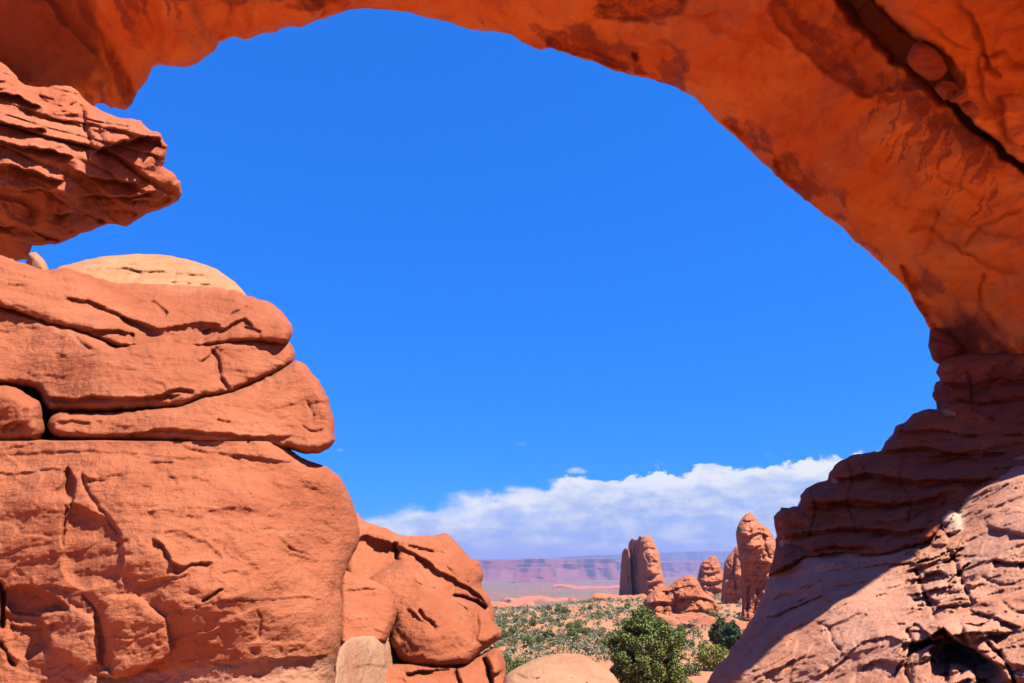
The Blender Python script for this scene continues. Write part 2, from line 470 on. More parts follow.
CLIFF = stone('canyon_sandstone', (0.149, 0.040, 0.027), (0.176, 0.056, 0.040), (0.101, 0.027, 0.021), (0.192, 0.085, 0.064), sc=120.0, cross=(0, 0, 0), bump=0.7)

# ------------------------------------------------------------------ the ground
KD = np.array([0, 8, 14, 20, 30, 44, 60, 128, 220, 340, 430, 560, 1000, 2500, 4000, 6000, 8000, 20000.])
KZ = np.array([-1.7, -2.2, -3.2, -5.2, -7.4, -8.5, -8.9, -10.7, -13.8, -17.5, -22, -36, -75, -128, -148, -182, -212, -260.])

def ground_z(x, y):
    x = np.asarray(x, float); y = np.asarray(y, float)
    d = np.hypot(x, y); th = np.arctan2(x, y)
    fwd = np.interp(d, KD, KZ)
    lat = np.interp(th, [-1.2, -0.1, 0.04, 0.13, 0.22, 0.32, 0.9], [1, 1, 0.75, 0.15, -0.10, -0.35, -0.5])
    lift = np.interp(d, [0, 60, 150, 340, 480, 900, 2000], [0, 0.0, 0.6, 6.5, 9, 6, 0])
    z = fwd - lat * lift
    bk = np.interp(d, [0, 60, 400, 2500, 20000], [-1.7, -2.6, -14, -120, -260])
    wb = sm(np.abs(th), 0.95, 1.5)
    z = z * (1 - wb) + bk * wb
    p = np.stack([x, y, np.zeros_like(x)], -1)
    amp = np.interp(d, [0, 20, 60, 340, 1500, 6000], [0.05, 0.15, 0.5, 1.6, 9, 16])
    z = z + amp * 0.35 * fbm(p / 22.0, 3) + amp * fbm(p / np.interp(d, [0, 300, 1500, 6000], [60, 90, 420, 900])[..., None], 3) * 0.7
    return z

rr = np.concatenate([[0.0], np.geomspace(0.8, 16000, 300)])
th = np.unique(np.concatenate([np.linspace(-math.pi, math.pi, 121), np.linspace(-0.15, 0.50, 240)]))[:-1]
RRg, THg = np.meshgrid(rr[1:], th, indexing='ij')
gx_, gy_ = RRg * np.sin(THg), RRg * np.cos(THg)
gz_ = ground_z(gx_, gy_)
Vg = np.concatenate([[[0, 0, -1.7]], np.stack([gx_, gy_, gz_], -1).reshape(-1, 3)])
nr, nt = RRg.shape
ii, jj = np.meshgrid(np.arange(nr - 1), np.arange(nt), indexing='ij'); j2 = (jj + 1) % nt
Fg = np.stack([1 + ii * nt + jj, 1 + ii * nt + j2, 1 + (ii + 1) * nt + j2, 1 + (ii + 1) * nt + jj], -1).reshape(-1, 4)
cap = np.stack([np.zeros(nt, int), 1 + (np.arange(nt) + 1) % nt, 1 + np.arange(nt), 1 + np.arange(nt)], -1)[:, :4]

gm = bpy.data.materials.new('desert_ground'); gm.use_nodes = True
t = NT(gm.node_tree); t.n.clear()
pos = t.node('ShaderNodeNewGeometry').outputs['Position']
ln = t.node('ShaderNodeVectorMath', operation='LENGTH'); t.put(ln.inputs[0], pos); dist = ln.outputs['Value']
n1 = t.noise(pos, 0.05, 6, 0.6, 0.5); n2 = t.noise(pos, 0.4, 6, 0.65); n3 = t.noise(pos, 5.0, 5, 0.7)
c = t.mix(t.ramp(n1, 0.38, 0.62), (0.31, 0.112, 0.048), (0.285, 0.130, 0.066))
c = t.mix(t.m('MULTIPLY', t.ramp(n2, 0.45, 0.7), 0.6), c, (0.24, 0.110, 0.058))
c = t.mix(t.m('MULTIPLY', t.ramp(n3, 0.5, 0.7), 0.35), c, (0.185, 0.105, 0.062))
c = t.mix(t.ramp(dist, 38, 20), c, t.mix(t.m('MULTIPLY', n2, 0.5), (0.52, 0.20, 0.080), (0.44, 0.155, 0.06)))  # near ground out of view, kept pale to bounce light onto the arch
# dry grass and low growth that covers the flats
g2 = t.noise(pos, 0.03, 7, 0.68, 0.6)
gmask = t.m('MULTIPLY', t.ramp(g2, 0.44, 0.60), t.ramp(dist, 50, 160, 0.0, 0.9))
c = t.mix(gmask, c, (0.150, 0.116, 0.060))
# the far plain in bands of scrub and bare red earth
b1 = t.noise(t.map(pos, (0.6, 1.6, 1)), 0.0035, 7, 0.62, 0.5); b2 = t.noise(pos, 0.02, 6, 0.7)
farc = t.mix(t.ramp(b1, 0.46, 0.60), (0.190, 0.075, 0.040), (0.108, 0.088, 0.042))
farc = t.mix(t.m('MULTIPLY', t.ramp(b2, 0.46, 0.62), 0.55), farc, (0.070, 0.068, 0.032))
c = t.mix(t.ramp(dist, 350, 800), c, farc)
b = t.node('ShaderNodeBsdfPrincipled'); t.put(b.inputs['Base Color'], c); b.inputs['Roughness'].default_value = 0.95; b.inputs['Specular IOR Level'].default_value = 0.1
bp = t.node('ShaderNodeBump'); bp.inputs['Strength'].default_value = 0.6; bp.inputs['Distance'].default_value = 0.25
t.put(bp.inputs['Height'], t.m('ADD', n2, t.m('MULTIPLY', n3, 0.4))); t.l.new(bp.outputs[0], b.inputs['Normal'])
o = t.node('ShaderNodeOutputMaterial'); t.l.new(b.outputs[0], o.inputs[0])
tag(make('ground', Vg, np.concatenate([Fg, cap])[:, ::-1], gm, origin=np.zeros(3)), kind='structure')

# ------------------------------------------------------------------ haze: the desert air over the whole scene
hz0, hz1, hzr = -520.0, 140.0, 17500.0
hv = np.array([[sx * hzr, sy * hzr, z] for z in (hz0, hz1) for sx, sy in ((-1, -1), (1, -1), (1, 1), (-1, 1))])
hf = np.array([[3, 2, 1, 0], [4, 5, 6, 7], [0, 1, 5, 4], [1, 2, 6, 5], [2, 3, 7, 6], [3, 0, 4, 7]])
hm = bpy.data.materials.new('desert_haze'); hm.use_nodes = True
t = NT(hm.node_tree); t.n.clear()
pv = t.node('ShaderNodeVolumePrincipled'); pv.inputs['Color'].default_value = (0.30, 0.36, 0.66, 1); pv.inputs['Density'].default_value = 1.15e-4; pv.inputs['Anisotropy'].default_value = 0.1
o = t.node('ShaderNodeOutputMaterial'); t.l.new(pv.outputs[0], o.inputs['Volume'])
tag(make('haze', hv, hf, hm, smooth=False, origin=np.zeros(3)), kind='stuff')

# ------------------------------------------------------------------ right slope under the arch
slope_depth = tps([(706, 683, 12.5), (690, 760, 11.0), (760, 683, 11.2), (860, 683, 9.2), (1024, 683, 7.0), (1250, 700, 5.5), (850, 600, 11.8), (940, 600, 10.2),
                   (1024, 590, 9.3), (1024, 480, 13.0), (1250, 520, 9.5), (930, 540, 13.6), (850, 560, 14.6), (780, 600, 14.2), (772, 560, 16.5), (780, 515, 17.2),
                   (840, 540, 15.6), (900, 530, 14.9), (830, 480, 17.2), (960, 500, 14.2), (900, 480, 16.3), (890, 430, 18.2), (940, 412, 18.6), (1024, 425, 17.2), (1024, 380, 19.0), (1250, 400, 16.0)])
SLOPE_OUT = [(941, 380), (938, 400), (941, 409), (930, 409), (921, 411), (911, 416), (904, 422), (896, 427), (893, 434), (886, 442), (882, 450), (866, 453), (850, 456),
             (838, 462), (830, 472), (828, 480), (813, 484), (803, 492), (797, 507), (783, 508), (776, 513), (774, 522), (777, 535), (775, 550), (770, 570),
             (765, 590), (755, 613), (744, 631), (730, 651), (716, 669), (706, 684), (690, 740), (1000, 800), (1300, 800), (1330, 560), (1300, 370), (1100, 365)]
BROKEN = patch([(905, 552), (930, 535), (955, 538), (972, 575), (985, 610), (1020, 650), (1030, 700), (905, 700), (898, 650), (912, 610)], 14)
slope_ops = [
    # the sunlit ramp
    block([(940, 516), (950, 508), (960, 514), (962, 530), (950, 536), (942, 528)], 0.35, 7), block([(925, 528), (938, 522), (948, 530), (946, 544), (932, 546)], 0.30, 6),
    block([(985, 510), (1010, 506), (1060, 515), (1060, 536), (1024, 534), (988, 526)], 0.16, 8), ledge([(982, 525), (1000, 530), (1024, 536), (1060, 540)], 0.12, 12, 0.16, 7),
    ledge([(993, 558), (1006, 562), (1030, 563)], 0.12, 8, 0.34, 5), groove([(930, 555), (960, 557), (990, 556)], 1.4, 0.08),
    groove([(914, 566), (921, 585), (930, 606), (936, 622)], 2.0, 0.30), groove([(944, 545), (953, 560), (962, 580), (970, 598), (977, 606)], 2.2, 0.28), ledge([(912, 600), (926, 596), (940, 604)], 0.12, 8, 0.2, 6), ledge([(925, 575), (940, 570), (952, 578)], 0.12, 8, 0.2, 6),
    ledge([(905, 646), (925, 640), (944, 628), (956, 641), (975, 650), (994, 662), (1010, 668)], 0.22, 10, 0.55, 15),
    block([(930, 648), (950, 644), (975, 656), (1000, 668), (1012, 690), (935, 690)], -0.55, 10), groove([(985, 640), (1000, 655), (1012, 672), (1016, 690)], 2.2, 0.3),
    block([(962, 625), (985, 630), (1000, 650), (992, 660), (970, 646)], 0.24, 6), block([(915, 655), (935, 650), (945, 668), (935, 690), (912, 690)], 0.2, 6),
    block([(950, 662), (968, 664), (978, 682), (962, 692), (948, 684)], 0.45, 6), groove([(905, 625), (912, 645), (906, 668), (912, 690)], 2.0, 0.25),
    groove([(816, 622), (828, 628), (833, 640), (842, 652)], 1.3, 0.10),
    ledge([(905, 632), (915, 624), (925, 630)], 0.12, 8, 0.16, 6), groove([(1000, 600), (1012, 612), (1040, 616)], 1.6, 0.12), groove([(975, 575), (1000, 585), (1030, 584)], 1.3, 0.08),
    ledge([(968, 610), (990, 616), (1024, 628)], 0.10, 8, 0.12, 6), ledge([(860, 668), (880, 660), (900, 664)], 0.09, 8, 0.1, 6),
]
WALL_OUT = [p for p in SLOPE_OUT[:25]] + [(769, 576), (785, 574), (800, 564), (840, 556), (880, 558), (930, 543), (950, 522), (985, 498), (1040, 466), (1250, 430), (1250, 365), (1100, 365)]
wall_ops = [
    ledge([(800, 509), (850, 500), (900, 504), (950, 492)], 0.30, 12, 0.25, 10), ledge([(829, 481), (870, 474), (905, 479), (945, 481), (1000, 478)], 0.35, 12, 0.3, 9),
    ledge([(880, 452), (920, 447), (960, 455), (1010, 452)], 0.3, 10, 0.25, 8), ledge([(892, 433), (930, 430), (985, 436)], 0.25, 8, 0.2, 8),
    ledge([(776, 536), (810, 532), (850, 528), (905, 532), (935, 528)], 0.28, 12, 0.2, 10),
    groove([(846, 458), (852, 480), (848, 502), (856, 530)], 1.6, 0.14), groove([(905, 450), (900, 478), (912, 500), (906, 530)], 1.6, 0.12), groove([(810, 485), (815, 510), (808, 540)], 1.6, 0.14),
    ledge([(772, 578), (800, 562), (840, 554), (880, 556), (930, 541), (948, 518)], 0.45, 14, 0.15, 10),
]
WALLP = catmull(WALL_OUT, True)
def ramp_depth(px, py):
    m = inside(px, py, WALLP); d = polydist(px, py, WALLP, True)[0]
    return slope_depth(px, py) + np.where(m, 0.9 * sm(d, 4, 30), 0)
slope = empty('rock_slope', at(860, 700, 10.5), 'pink sandstone slope at right, half in the dark shadow of the arch', 'rock slope')
rock('ramp', SLOPE_OUT, ramp_depth, SLOPE, 0.7, 22, 3.0, slope_ops,
     [('fbm', 2.6, 0.16), ('fbm', 0.6, 0.05), ('pla', 1.9, 0.26), ('pla', 0.7, 0.13), ('ter', 3.0, 0.16, (1, 1, 1.5)), ('ter', 0.9, 0.08, (0.6, 0.6, 1.6)), ('fac', 1.1, 0.10, (0.7, 0.7, 1.3)), ('fac', 0.62, 0.34, (0.9, 0.9, 1.2), (0, 0), BROKEN), ('fac', 0.28, 0.10, (1, 1, 1.3), (0, 0), BROKEN), ('fac', 0.2, 0.016), ('fbm', 0.12, 0.016), ('fbm', 0.06, 0.007)], step=1.2, jit=1.6, parent=slope,
     back=(0.25, 0.5, -0.8), seed=1.0, pale=[patch([(938, 506), (962, 506), (966, 530), (952, 534)], 6)])
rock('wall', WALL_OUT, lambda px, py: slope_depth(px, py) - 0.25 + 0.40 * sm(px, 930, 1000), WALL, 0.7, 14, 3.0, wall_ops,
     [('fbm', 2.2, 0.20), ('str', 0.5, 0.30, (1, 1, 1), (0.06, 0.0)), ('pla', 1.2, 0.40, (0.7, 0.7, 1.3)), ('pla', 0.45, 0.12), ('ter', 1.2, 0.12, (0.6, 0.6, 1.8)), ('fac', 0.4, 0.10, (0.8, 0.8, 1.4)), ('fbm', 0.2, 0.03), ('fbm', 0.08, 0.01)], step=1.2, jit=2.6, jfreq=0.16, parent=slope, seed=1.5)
rock('pale_stone', [(941, 410), (948, 409), (958, 412), (962, 418), (955, 420), (945, 418)], 17.9, PINKPALE, 0.5, 6, 0.5, [], [('fbm', 0.4, 0.06)], step=0.8, jit=0.4, parent=slope)

# ------------------------------------------------------------------ the arch
edge_px = [(688, 738), (714, 712), (740, 690), (767, 664), (796, 651), (813, 633), (823, 613), (856, 600), (877, 578), (908, 570), (914, 556), (934, 545), (949, 515), (984, 499), (1002, 485), (1023, 476)]
lim = np.linspace(8.8, 14.0, len(edge_px))
front = []
for (ex, ey), zt in zip(edge_px, lim):
    P = at(ex, ey, float(slope_depth(np.array([ex * 1.0]), np.array([ey * 1.0]))[0])); tt = (zt - P[2]) / S[2]
    E = P + tt * S; fx, fy = project(E); front.append((float(fx), float(fy), float(E[1])))
FRONT = front  # unseen front edge of the arch, shaped to cast the slope's shadow line
ARCH_SIL = [(97, 104), (112, 108), (125, 110), (132, 103), (138, 91), (147, 80), (152, 68), (160, 65), (188, 67), (200, 61), (214, 50), (220, 42), (235, 37), (245, 40),
            (255, 36), (275, 31), (293, 26), (300, 28), (318, 20), (340, 13), (350, 10), (370, 8), (405, 12), (440, 20), (475, 30), (507, 33), (525, 43), (540, 50),
            (552, 48), (570, 55), (600, 64), (618, 72), (655, 80), (675, 87), (695, 98), (712, 115), (730, 133), (755, 155), (770, 170), (786, 185), (815, 208),
            (840, 225), (856, 242), (880, 262), (905, 288), (925, 320), (932, 336), (940, 350), (960, 360), (1000, 363), (1040, 364), (1150, 370)]
arch_ctrl = [(125, 108, 21.5), (220, 42, 20.5), (370, 8, 19.5), (540, 50, 19.5), (700, 100, 20), (840, 225, 20.5), (925, 320, 20.8), (1000, 362, 18.6), (1150, 370, 17),
             (1024, 180, 16.2), (1024, 0, 13.8), (930, 120, 16.6), (870, 0, 15.2), (700, 0, 17), (520, 0, 18.6), (0, 0, 17.6), (100, 30, 19.4), (0, 110, 20.5), (-150, 150, 20),
             (500, -60, 18.0), (100, -120, 15.6), (-120, -50, 15.2), (760, -80, 15.8)] + FRONT
arch_depth = tps(arch_ctrl)
fr = [(x, y) for x, y, _ in FRONT]
ARCH_OUT = ARCH_SIL + [(1330, 330), (fr[-1][0] + 120, fr[-1][1] + 160)] + fr[::-1] + [(1000, -78), (930, -84), (850, -80), (700, -60), (500, -50), (200, -90), (-60, -170), (-180, -60), (-180, 160), (20, 160)]
arch_ops = [
    # long crack at upper right and the overhanging slab above it
    ledge([(850, -60), (866, -8), (884, 20), (906, 44), (926, 76), (946, 92), (972, 120), (1000, 146), (1024, 164), (1070, 200)], 0.9, 70, 0.1, 6, 0.03),
    groove([(840, -60), (858, -10), (876, 18), (900, 45), (918, 72), (940, 90), (968, 120), (998, 148), (1024, 168), (1070, 205)], 3.0, 1.6, 0.04, 3),
    groove([(830, -70), (852, -14), (868, 10), (886, 30), (903, 46), (925, 62), (944, 82), (958, 100)], 13.0, 6.0, 0.16, 3),
    # scalloped hollow below the crack
    block([(768, 4), (800, -20), (850, -10), (878, 30), (910, 65), (930, 90), (890, 88), (866, 98), (840, 84), (812, 62), (786, 38)], -0.55, 22),
    ledge([(866, 98), (884, 88), (905, 84)], -0.2, 14, -0.2, 10), groove([(706, 20), (735, 36), (772, 40), (790, 52)], 4, 0.12),
    # hollows along the inner rim
    block([(548, 38), (575, 28), (620, 40), (640, 58), (622, 72), (590, 62), (560, 56)], -0.5, 9), block([(630, 50), (668, 44), (684, 58), (680, 88), (660, 84), (640, 76)], -0.55, 9),
    block([(598, 0), (650, -10), (690, 0), (680, 14), (640, 22), (604, 18)], -0.4, 9),
    block([(772, 158), (800, 160), (830, 182), (842, 204), (838, 224), (812, 206), (790, 186)], -0.55, 12), block([(722, 118), (745, 124), (770, 138), (774, 152), (750, 150), (730, 134)], -0.35, 9),
    block([(900, 262), (920, 268), (958, 300), (985, 330), (1010, 356), (940, 352), (926, 322), (908, 290)], -0.8, 26),
    block([(240, 0), (300, -8), (325, 8), (318, 20), (290, 26), (258, 36), (245, 38), (250, 20)], 0.4, 9, 0.5), ledge([(200, 62), (215, 45), (222, 30), (230, 0)], 0.2, 12, 0.2, 12),
    block([(300, 0), (325, -10), (350, -4), (345, 8), (318, 18)], -0.35, 7),
    block([(150, -10), (190, -10), (205, 40), (190, 66), (158, 64), (160, 30)], 0.35, 16),
    groove([(75, -10), (95, 30), (120, 70), (128, 108)], 5, 0.25), ledge([(40, -10), (60, 20), (95, 55), (110, 100)], -0.2, 20, -0.25, 18),
    # joints on the right limb
    groove([(900, 232), (930, 228), (960, 250), (990, 268), (1024, 276)], 1.8, 0.16), groove([(962, 250), (985, 225), (1024, 208)], 1.6, 0.14), groove([(985, 270), (980, 300), (1000, 330)], 1.8, 0.15),
    groove([(880, 190), (900, 205), (935, 210), (975, 228), (1024, 240)], 1.4, 0.10), groove([(930, 170), (960, 190), (995, 200)], 1.4, 0.1), ledge([(905, 205), (930, 214), (965, 226)], 0.08, 12, 0.12, 8),
    groove([(955, 185), (940, 215), (925, 250), (905, 262)], 2.2, 0.10), groove([(862, 110), (858, 140), (878, 168)], 1.3, 0.06), ledge([(650, 5), (690, 15), (720, 12)], 0.1, 10, 0.12, 8),
    block([(978, 60), (1005, 52), (1024, 70), (1024, 110), (1000, 120), (985, 98)], 0.25, 10), block([(1000, 96), (1040, 100), (1040, 150), (1010, 140)], 0.35, 8),
    ledge([(955, -10), (975, 20), (985, 50), (1002, 80)], 0.15, 20, 0.2, 14), ledge([(890, 8), (915, 14), (950, 40), (975, 52)], 0.1, 14, 0.1, 12),
]
arch_tone = [patch([(-20, -60), (75, -60), (100, 30), (95, 80), (60, 95), (-20, 80)], 22), drips([(868, 92), (905, 84), (950, 108), (990, 140), (1000, 190), (985, 235), (950, 200), (915, 185), (880, 165), (866, 130)], (-0.42, 0.9), 6, 60, 12, 1.0, -0.2, 0.3),  # darker upper left corner, then varnish streaks below the crack
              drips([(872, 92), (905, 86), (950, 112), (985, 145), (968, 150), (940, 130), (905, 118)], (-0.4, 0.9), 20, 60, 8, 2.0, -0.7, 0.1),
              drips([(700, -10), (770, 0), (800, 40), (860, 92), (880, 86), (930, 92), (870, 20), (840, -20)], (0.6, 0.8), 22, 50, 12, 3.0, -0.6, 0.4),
              drips([(545, 30), (575, 22), (625, 36), (645, 60), (625, 78), (585, 66), (550, 54)], (0.8, 0.5), 12, 30, 7, 4.0, -0.6, 0.2), drips([(628, 46), (668, 40), (690, 58), (688, 96), (645, 86)], (0.8, 0.5), 12, 30, 7, 5.0, -0.6, 0.2),  # darker streaks in the hollows along the inner rim
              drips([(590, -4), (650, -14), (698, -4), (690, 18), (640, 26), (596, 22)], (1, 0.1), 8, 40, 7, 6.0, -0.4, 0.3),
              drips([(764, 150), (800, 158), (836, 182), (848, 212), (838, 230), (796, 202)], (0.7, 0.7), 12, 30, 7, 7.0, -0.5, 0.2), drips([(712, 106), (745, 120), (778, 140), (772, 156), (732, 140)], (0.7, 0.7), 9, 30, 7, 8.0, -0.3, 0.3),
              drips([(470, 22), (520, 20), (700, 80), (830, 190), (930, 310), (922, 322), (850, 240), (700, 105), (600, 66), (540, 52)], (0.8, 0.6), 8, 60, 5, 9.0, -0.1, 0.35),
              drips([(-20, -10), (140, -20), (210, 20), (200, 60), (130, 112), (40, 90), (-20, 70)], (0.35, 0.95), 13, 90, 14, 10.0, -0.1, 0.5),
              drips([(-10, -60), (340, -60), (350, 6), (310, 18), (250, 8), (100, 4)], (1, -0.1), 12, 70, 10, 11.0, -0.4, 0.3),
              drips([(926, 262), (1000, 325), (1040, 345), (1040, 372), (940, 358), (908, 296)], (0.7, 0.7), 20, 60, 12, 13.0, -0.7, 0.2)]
arch = empty('natural_arch', at(1000, 366, 18.5), 'huge orange sandstone arch curving overhead against the sky', 'rock arch')
rock('span', ARCH_OUT, arch_depth, ARCH, 1.2, 34, 4.0, arch_ops,
     [('fbm', 4.0, 0.40), ('fbm', 1.4, 0.07), ('pla', 2.6, 0.55), ('pla', 0.95, 0.13), ('ter', 5.0, 0.08, (1, 1, 1.3)), ('fac', 0.5, 0.012), ('fbm', 0.4, 0.025), ('fbm', 0.16, 0.012)], step=1.7, jit=1.5, warp=3.5, parent=arch, stain=arch_tone,
     back=(0.0, 0.25, 1.0), brad=70, seed=2.0)
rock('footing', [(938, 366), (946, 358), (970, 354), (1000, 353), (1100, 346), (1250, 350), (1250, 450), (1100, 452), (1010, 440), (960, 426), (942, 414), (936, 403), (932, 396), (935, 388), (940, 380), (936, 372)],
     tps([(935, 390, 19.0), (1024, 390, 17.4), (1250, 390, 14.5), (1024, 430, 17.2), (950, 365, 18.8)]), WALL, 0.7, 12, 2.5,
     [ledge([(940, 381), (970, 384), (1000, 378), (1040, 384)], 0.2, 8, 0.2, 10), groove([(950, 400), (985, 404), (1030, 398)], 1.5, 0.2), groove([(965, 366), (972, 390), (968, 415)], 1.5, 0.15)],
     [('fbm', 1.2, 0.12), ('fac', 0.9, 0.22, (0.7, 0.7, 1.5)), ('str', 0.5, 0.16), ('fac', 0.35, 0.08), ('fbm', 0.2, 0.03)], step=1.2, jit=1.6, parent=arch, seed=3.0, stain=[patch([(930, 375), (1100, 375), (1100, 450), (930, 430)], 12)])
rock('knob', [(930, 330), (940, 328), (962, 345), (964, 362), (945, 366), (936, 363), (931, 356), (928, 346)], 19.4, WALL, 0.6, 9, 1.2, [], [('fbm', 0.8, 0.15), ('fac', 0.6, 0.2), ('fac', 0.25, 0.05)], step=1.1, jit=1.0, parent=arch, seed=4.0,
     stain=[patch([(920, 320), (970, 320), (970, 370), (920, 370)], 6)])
def wedged(outline, Y, label, seed):
    o = rock('wedged_boulder', outline, Y, ARCH, 0.5, 12, 0.7, [], [('fbm', 0.5, 0.08), ('pla', 0.5, 0.16), ('fac', 0.3, 0.04)], step=1.0, jit=1.1, seed=seed, stain=[patch([(880, 20), (1000, 20), (1000, 140), (880, 140)], 3)])  # mask covers the whole stone, only to tone it darker
    tag(o, label, 'boulder', 'boulders wedged in the arch crack')
yk = float(arch_depth(np.array([930.]), np.array([62.]))[0])
wedged([(908, 54), (914, 44), (924, 41), (935, 47), (943, 58), (947, 70), (941, 79), (929, 80), (916, 73), (908, 64)], yk - 1.5, 'rounded boulder wedged in the dark crack of the arch', 5.0)
wedged([(934, 88), (942, 80), (954, 82), (960, 90), (954, 99), (944, 100)], yk - 1.6, 'small dark stone jammed below the rounded boulder in the crack', 6.0)
wedged([(948, 100), (966, 87), (968, 95), (957, 103)], yk - 2.3, 'flat pale chip of stone lying in the crack of the arch', 7.0)
wedged([(960, 106), (970, 100), (980, 110), (976, 118), (965, 114)], yk - 2.0, 'lowest of the stones caught in the crack of the arch', 7.5)

# ------------------------------------------------------------------ left: the overhanging outcrop
OUTC = [(-80, 30), (-30, 48), (0, 62), (10, 70), (22, 83), (35, 87), (60, 85), (75, 88), (85, 100), (97, 108), (112, 116), (135, 119), (148, 127), (160, 135), (167, 146), (165, 156), (163, 166),
        (172, 172), (180, 183), (181, 193), (178, 201), (170, 206), (155, 211), (138, 220), (125, 226), (108, 224), (95, 229), (80, 234), (62, 243), (50, 245), (32, 246), (31, 252), (30, 260), (0, 262), (-80, 262)]
out_ops = [
    ledge([(-20, 90), (0, 92), (20, 96), (36, 107), (44, 111)], 0.34, 12, 0.40, 13), ledge([(-20, 120), (0, 122), (25, 126), (48, 131)], 0.26, 11, 0.30, 10), ledge([(-20, 138), (0, 141), (26, 147), (50, 150), (64, 155), (75, 159)], 0.38, 12, 0.40, 11),
    ledge([(94, 152), (108, 146), (125, 141), (148, 137), (163, 140)], 0.50, 18, 0.61, 16), ledge([(-20, 165), (10, 166), (32, 170), (56, 179), (66, 181)], 0.38, 12, 0.38, 13),
    ledge([(70, 170), (90, 176), (112, 180), (130, 182), (142, 185)], 0.38, 10, 0.38, 11), ledge([(-10, 190), (20, 188), (45, 190), (68, 202), (74, 206)], 0.41, 15, 0.42, 13), ledge([(76, 195), (100, 196), (130, 196), (158, 190)], 0.36, 11, 0.36, 11),
    ledge([(52, 214), (80, 213), (100, 217), (110, 222)], 0.31, 11, 0.40, 10), ledge([(-10, 222), (20, 228), (50, 232), (80, 228)], 0.36, 12, 0.40, 12), ledge([(130, 200), (150, 200), (172, 196)], 0.30, 10, 0.30, 10), ledge([(95, 206), (120, 209), (140, 212)], 0.30, 10, 0.30, 10),
    groove([(78, 98), (84, 118), (88, 140), (90, 160)], 2.5, 0.2), groove([(70, 100), (80, 112), (86, 126)], 3, 0.14), block([(84, 140), (94, 140), (98, 156), (90, 162)], 0.2, 5), block([(38, 90), (70, 88), (80, 100), (60, 106), (44, 100)], 0.2, 8),
    block([(100, 122), (135, 121), (158, 134), (128, 139), (104, 144)], 0.3, 9, 0.0, -0.8),
]
outc = rock('rock_outcrop', OUTC, tps([(-60, 60, 15.2), (60, 90, 16.2), (110, 118, 16.2), (150, 145, 16.1), (180, 190, 17.0), (100, 160, 15.6), (60, 170, 15.2), (0, 150, 14.5), (60, 240, 17.3), (-60, 240, 16.4), (0, 250, 17.2), (20, 215, 15.9), (120, 222, 17.5), (165, 180, 16.8)]), FLAKY, 0.9, 26, 3.0, out_ops,
     [('fbm', 1.8, 0.16), ('str', 0.95, 0.55, (1, 1, 1), (0.14, 0.0)), ('str', 0.42, 0.20, (1, 1, 1), (0.12, 0.0)), ('pla', 0.9, 0.26, (0.8, 0.8, 1.3)), ('pla', 0.38, 0.09), ('fac', 0.2, 0.02), ('fbm', 0.12, 0.014)], step=0.8, jit=1.8, seed=8.0, warp=2.5)
tag(outc, 'layered red outcrop jutting out below the left end of the arch', 'rock outcrop')
cream = rock('dome_rock', [(40, 285), (58, 268), (70, 264), (100, 257), (135, 254), (165, 255), (195, 261), (218, 270), (235, 282), (246, 294), (250, 310), (150, 320), (50, 310)], tps([(140, 256, 15.0), (140, 300, 12.4), (60, 280, 13.2), (245, 296, 13.2)]), CREAM, 0.6, 22, 3.0,
     [groove([(95, 283), (140, 287), (190, 283), (230, 290)], 1.3, 0.07), groove([(160, 258), (176, 272), (172, 284)], 1.2, 0.06), ledge([(70, 271), (110, 268), (160, 272), (215, 274)], 0.07, 8, 0.1, 7), groove([(120, 280), (130, 270), (140, 275), (128, 282)], 2.2, 0.12), ledge([(90, 262), (130, 264), (190, 264)], 0.05, 6, 0.06, 6)],
     [('fbm', 1.5, 0.10), ('str', 0.2, 0.07), ('fbm', 0.3, 0.04)], step=1.2, jit=0.8, seed=9.0)
tag(cream, 'smooth cream coloured dome of rock behind the red slabs', 'rock')
cs = rock('rock', [(26, 262), (29, 253), (36, 252), (44, 260), (50, 272), (40, 280), (26, 276)], 14.2, CREAM, 0.4, 7, 0.8, [], [('fbm', 0.6, 0.06), ('fac', 0.4, 0.05)], step=1.0, jit=0.5, seed=10.0)
tag(cs, 'small orange stone under the neck of the layered outcrop', 'rock')

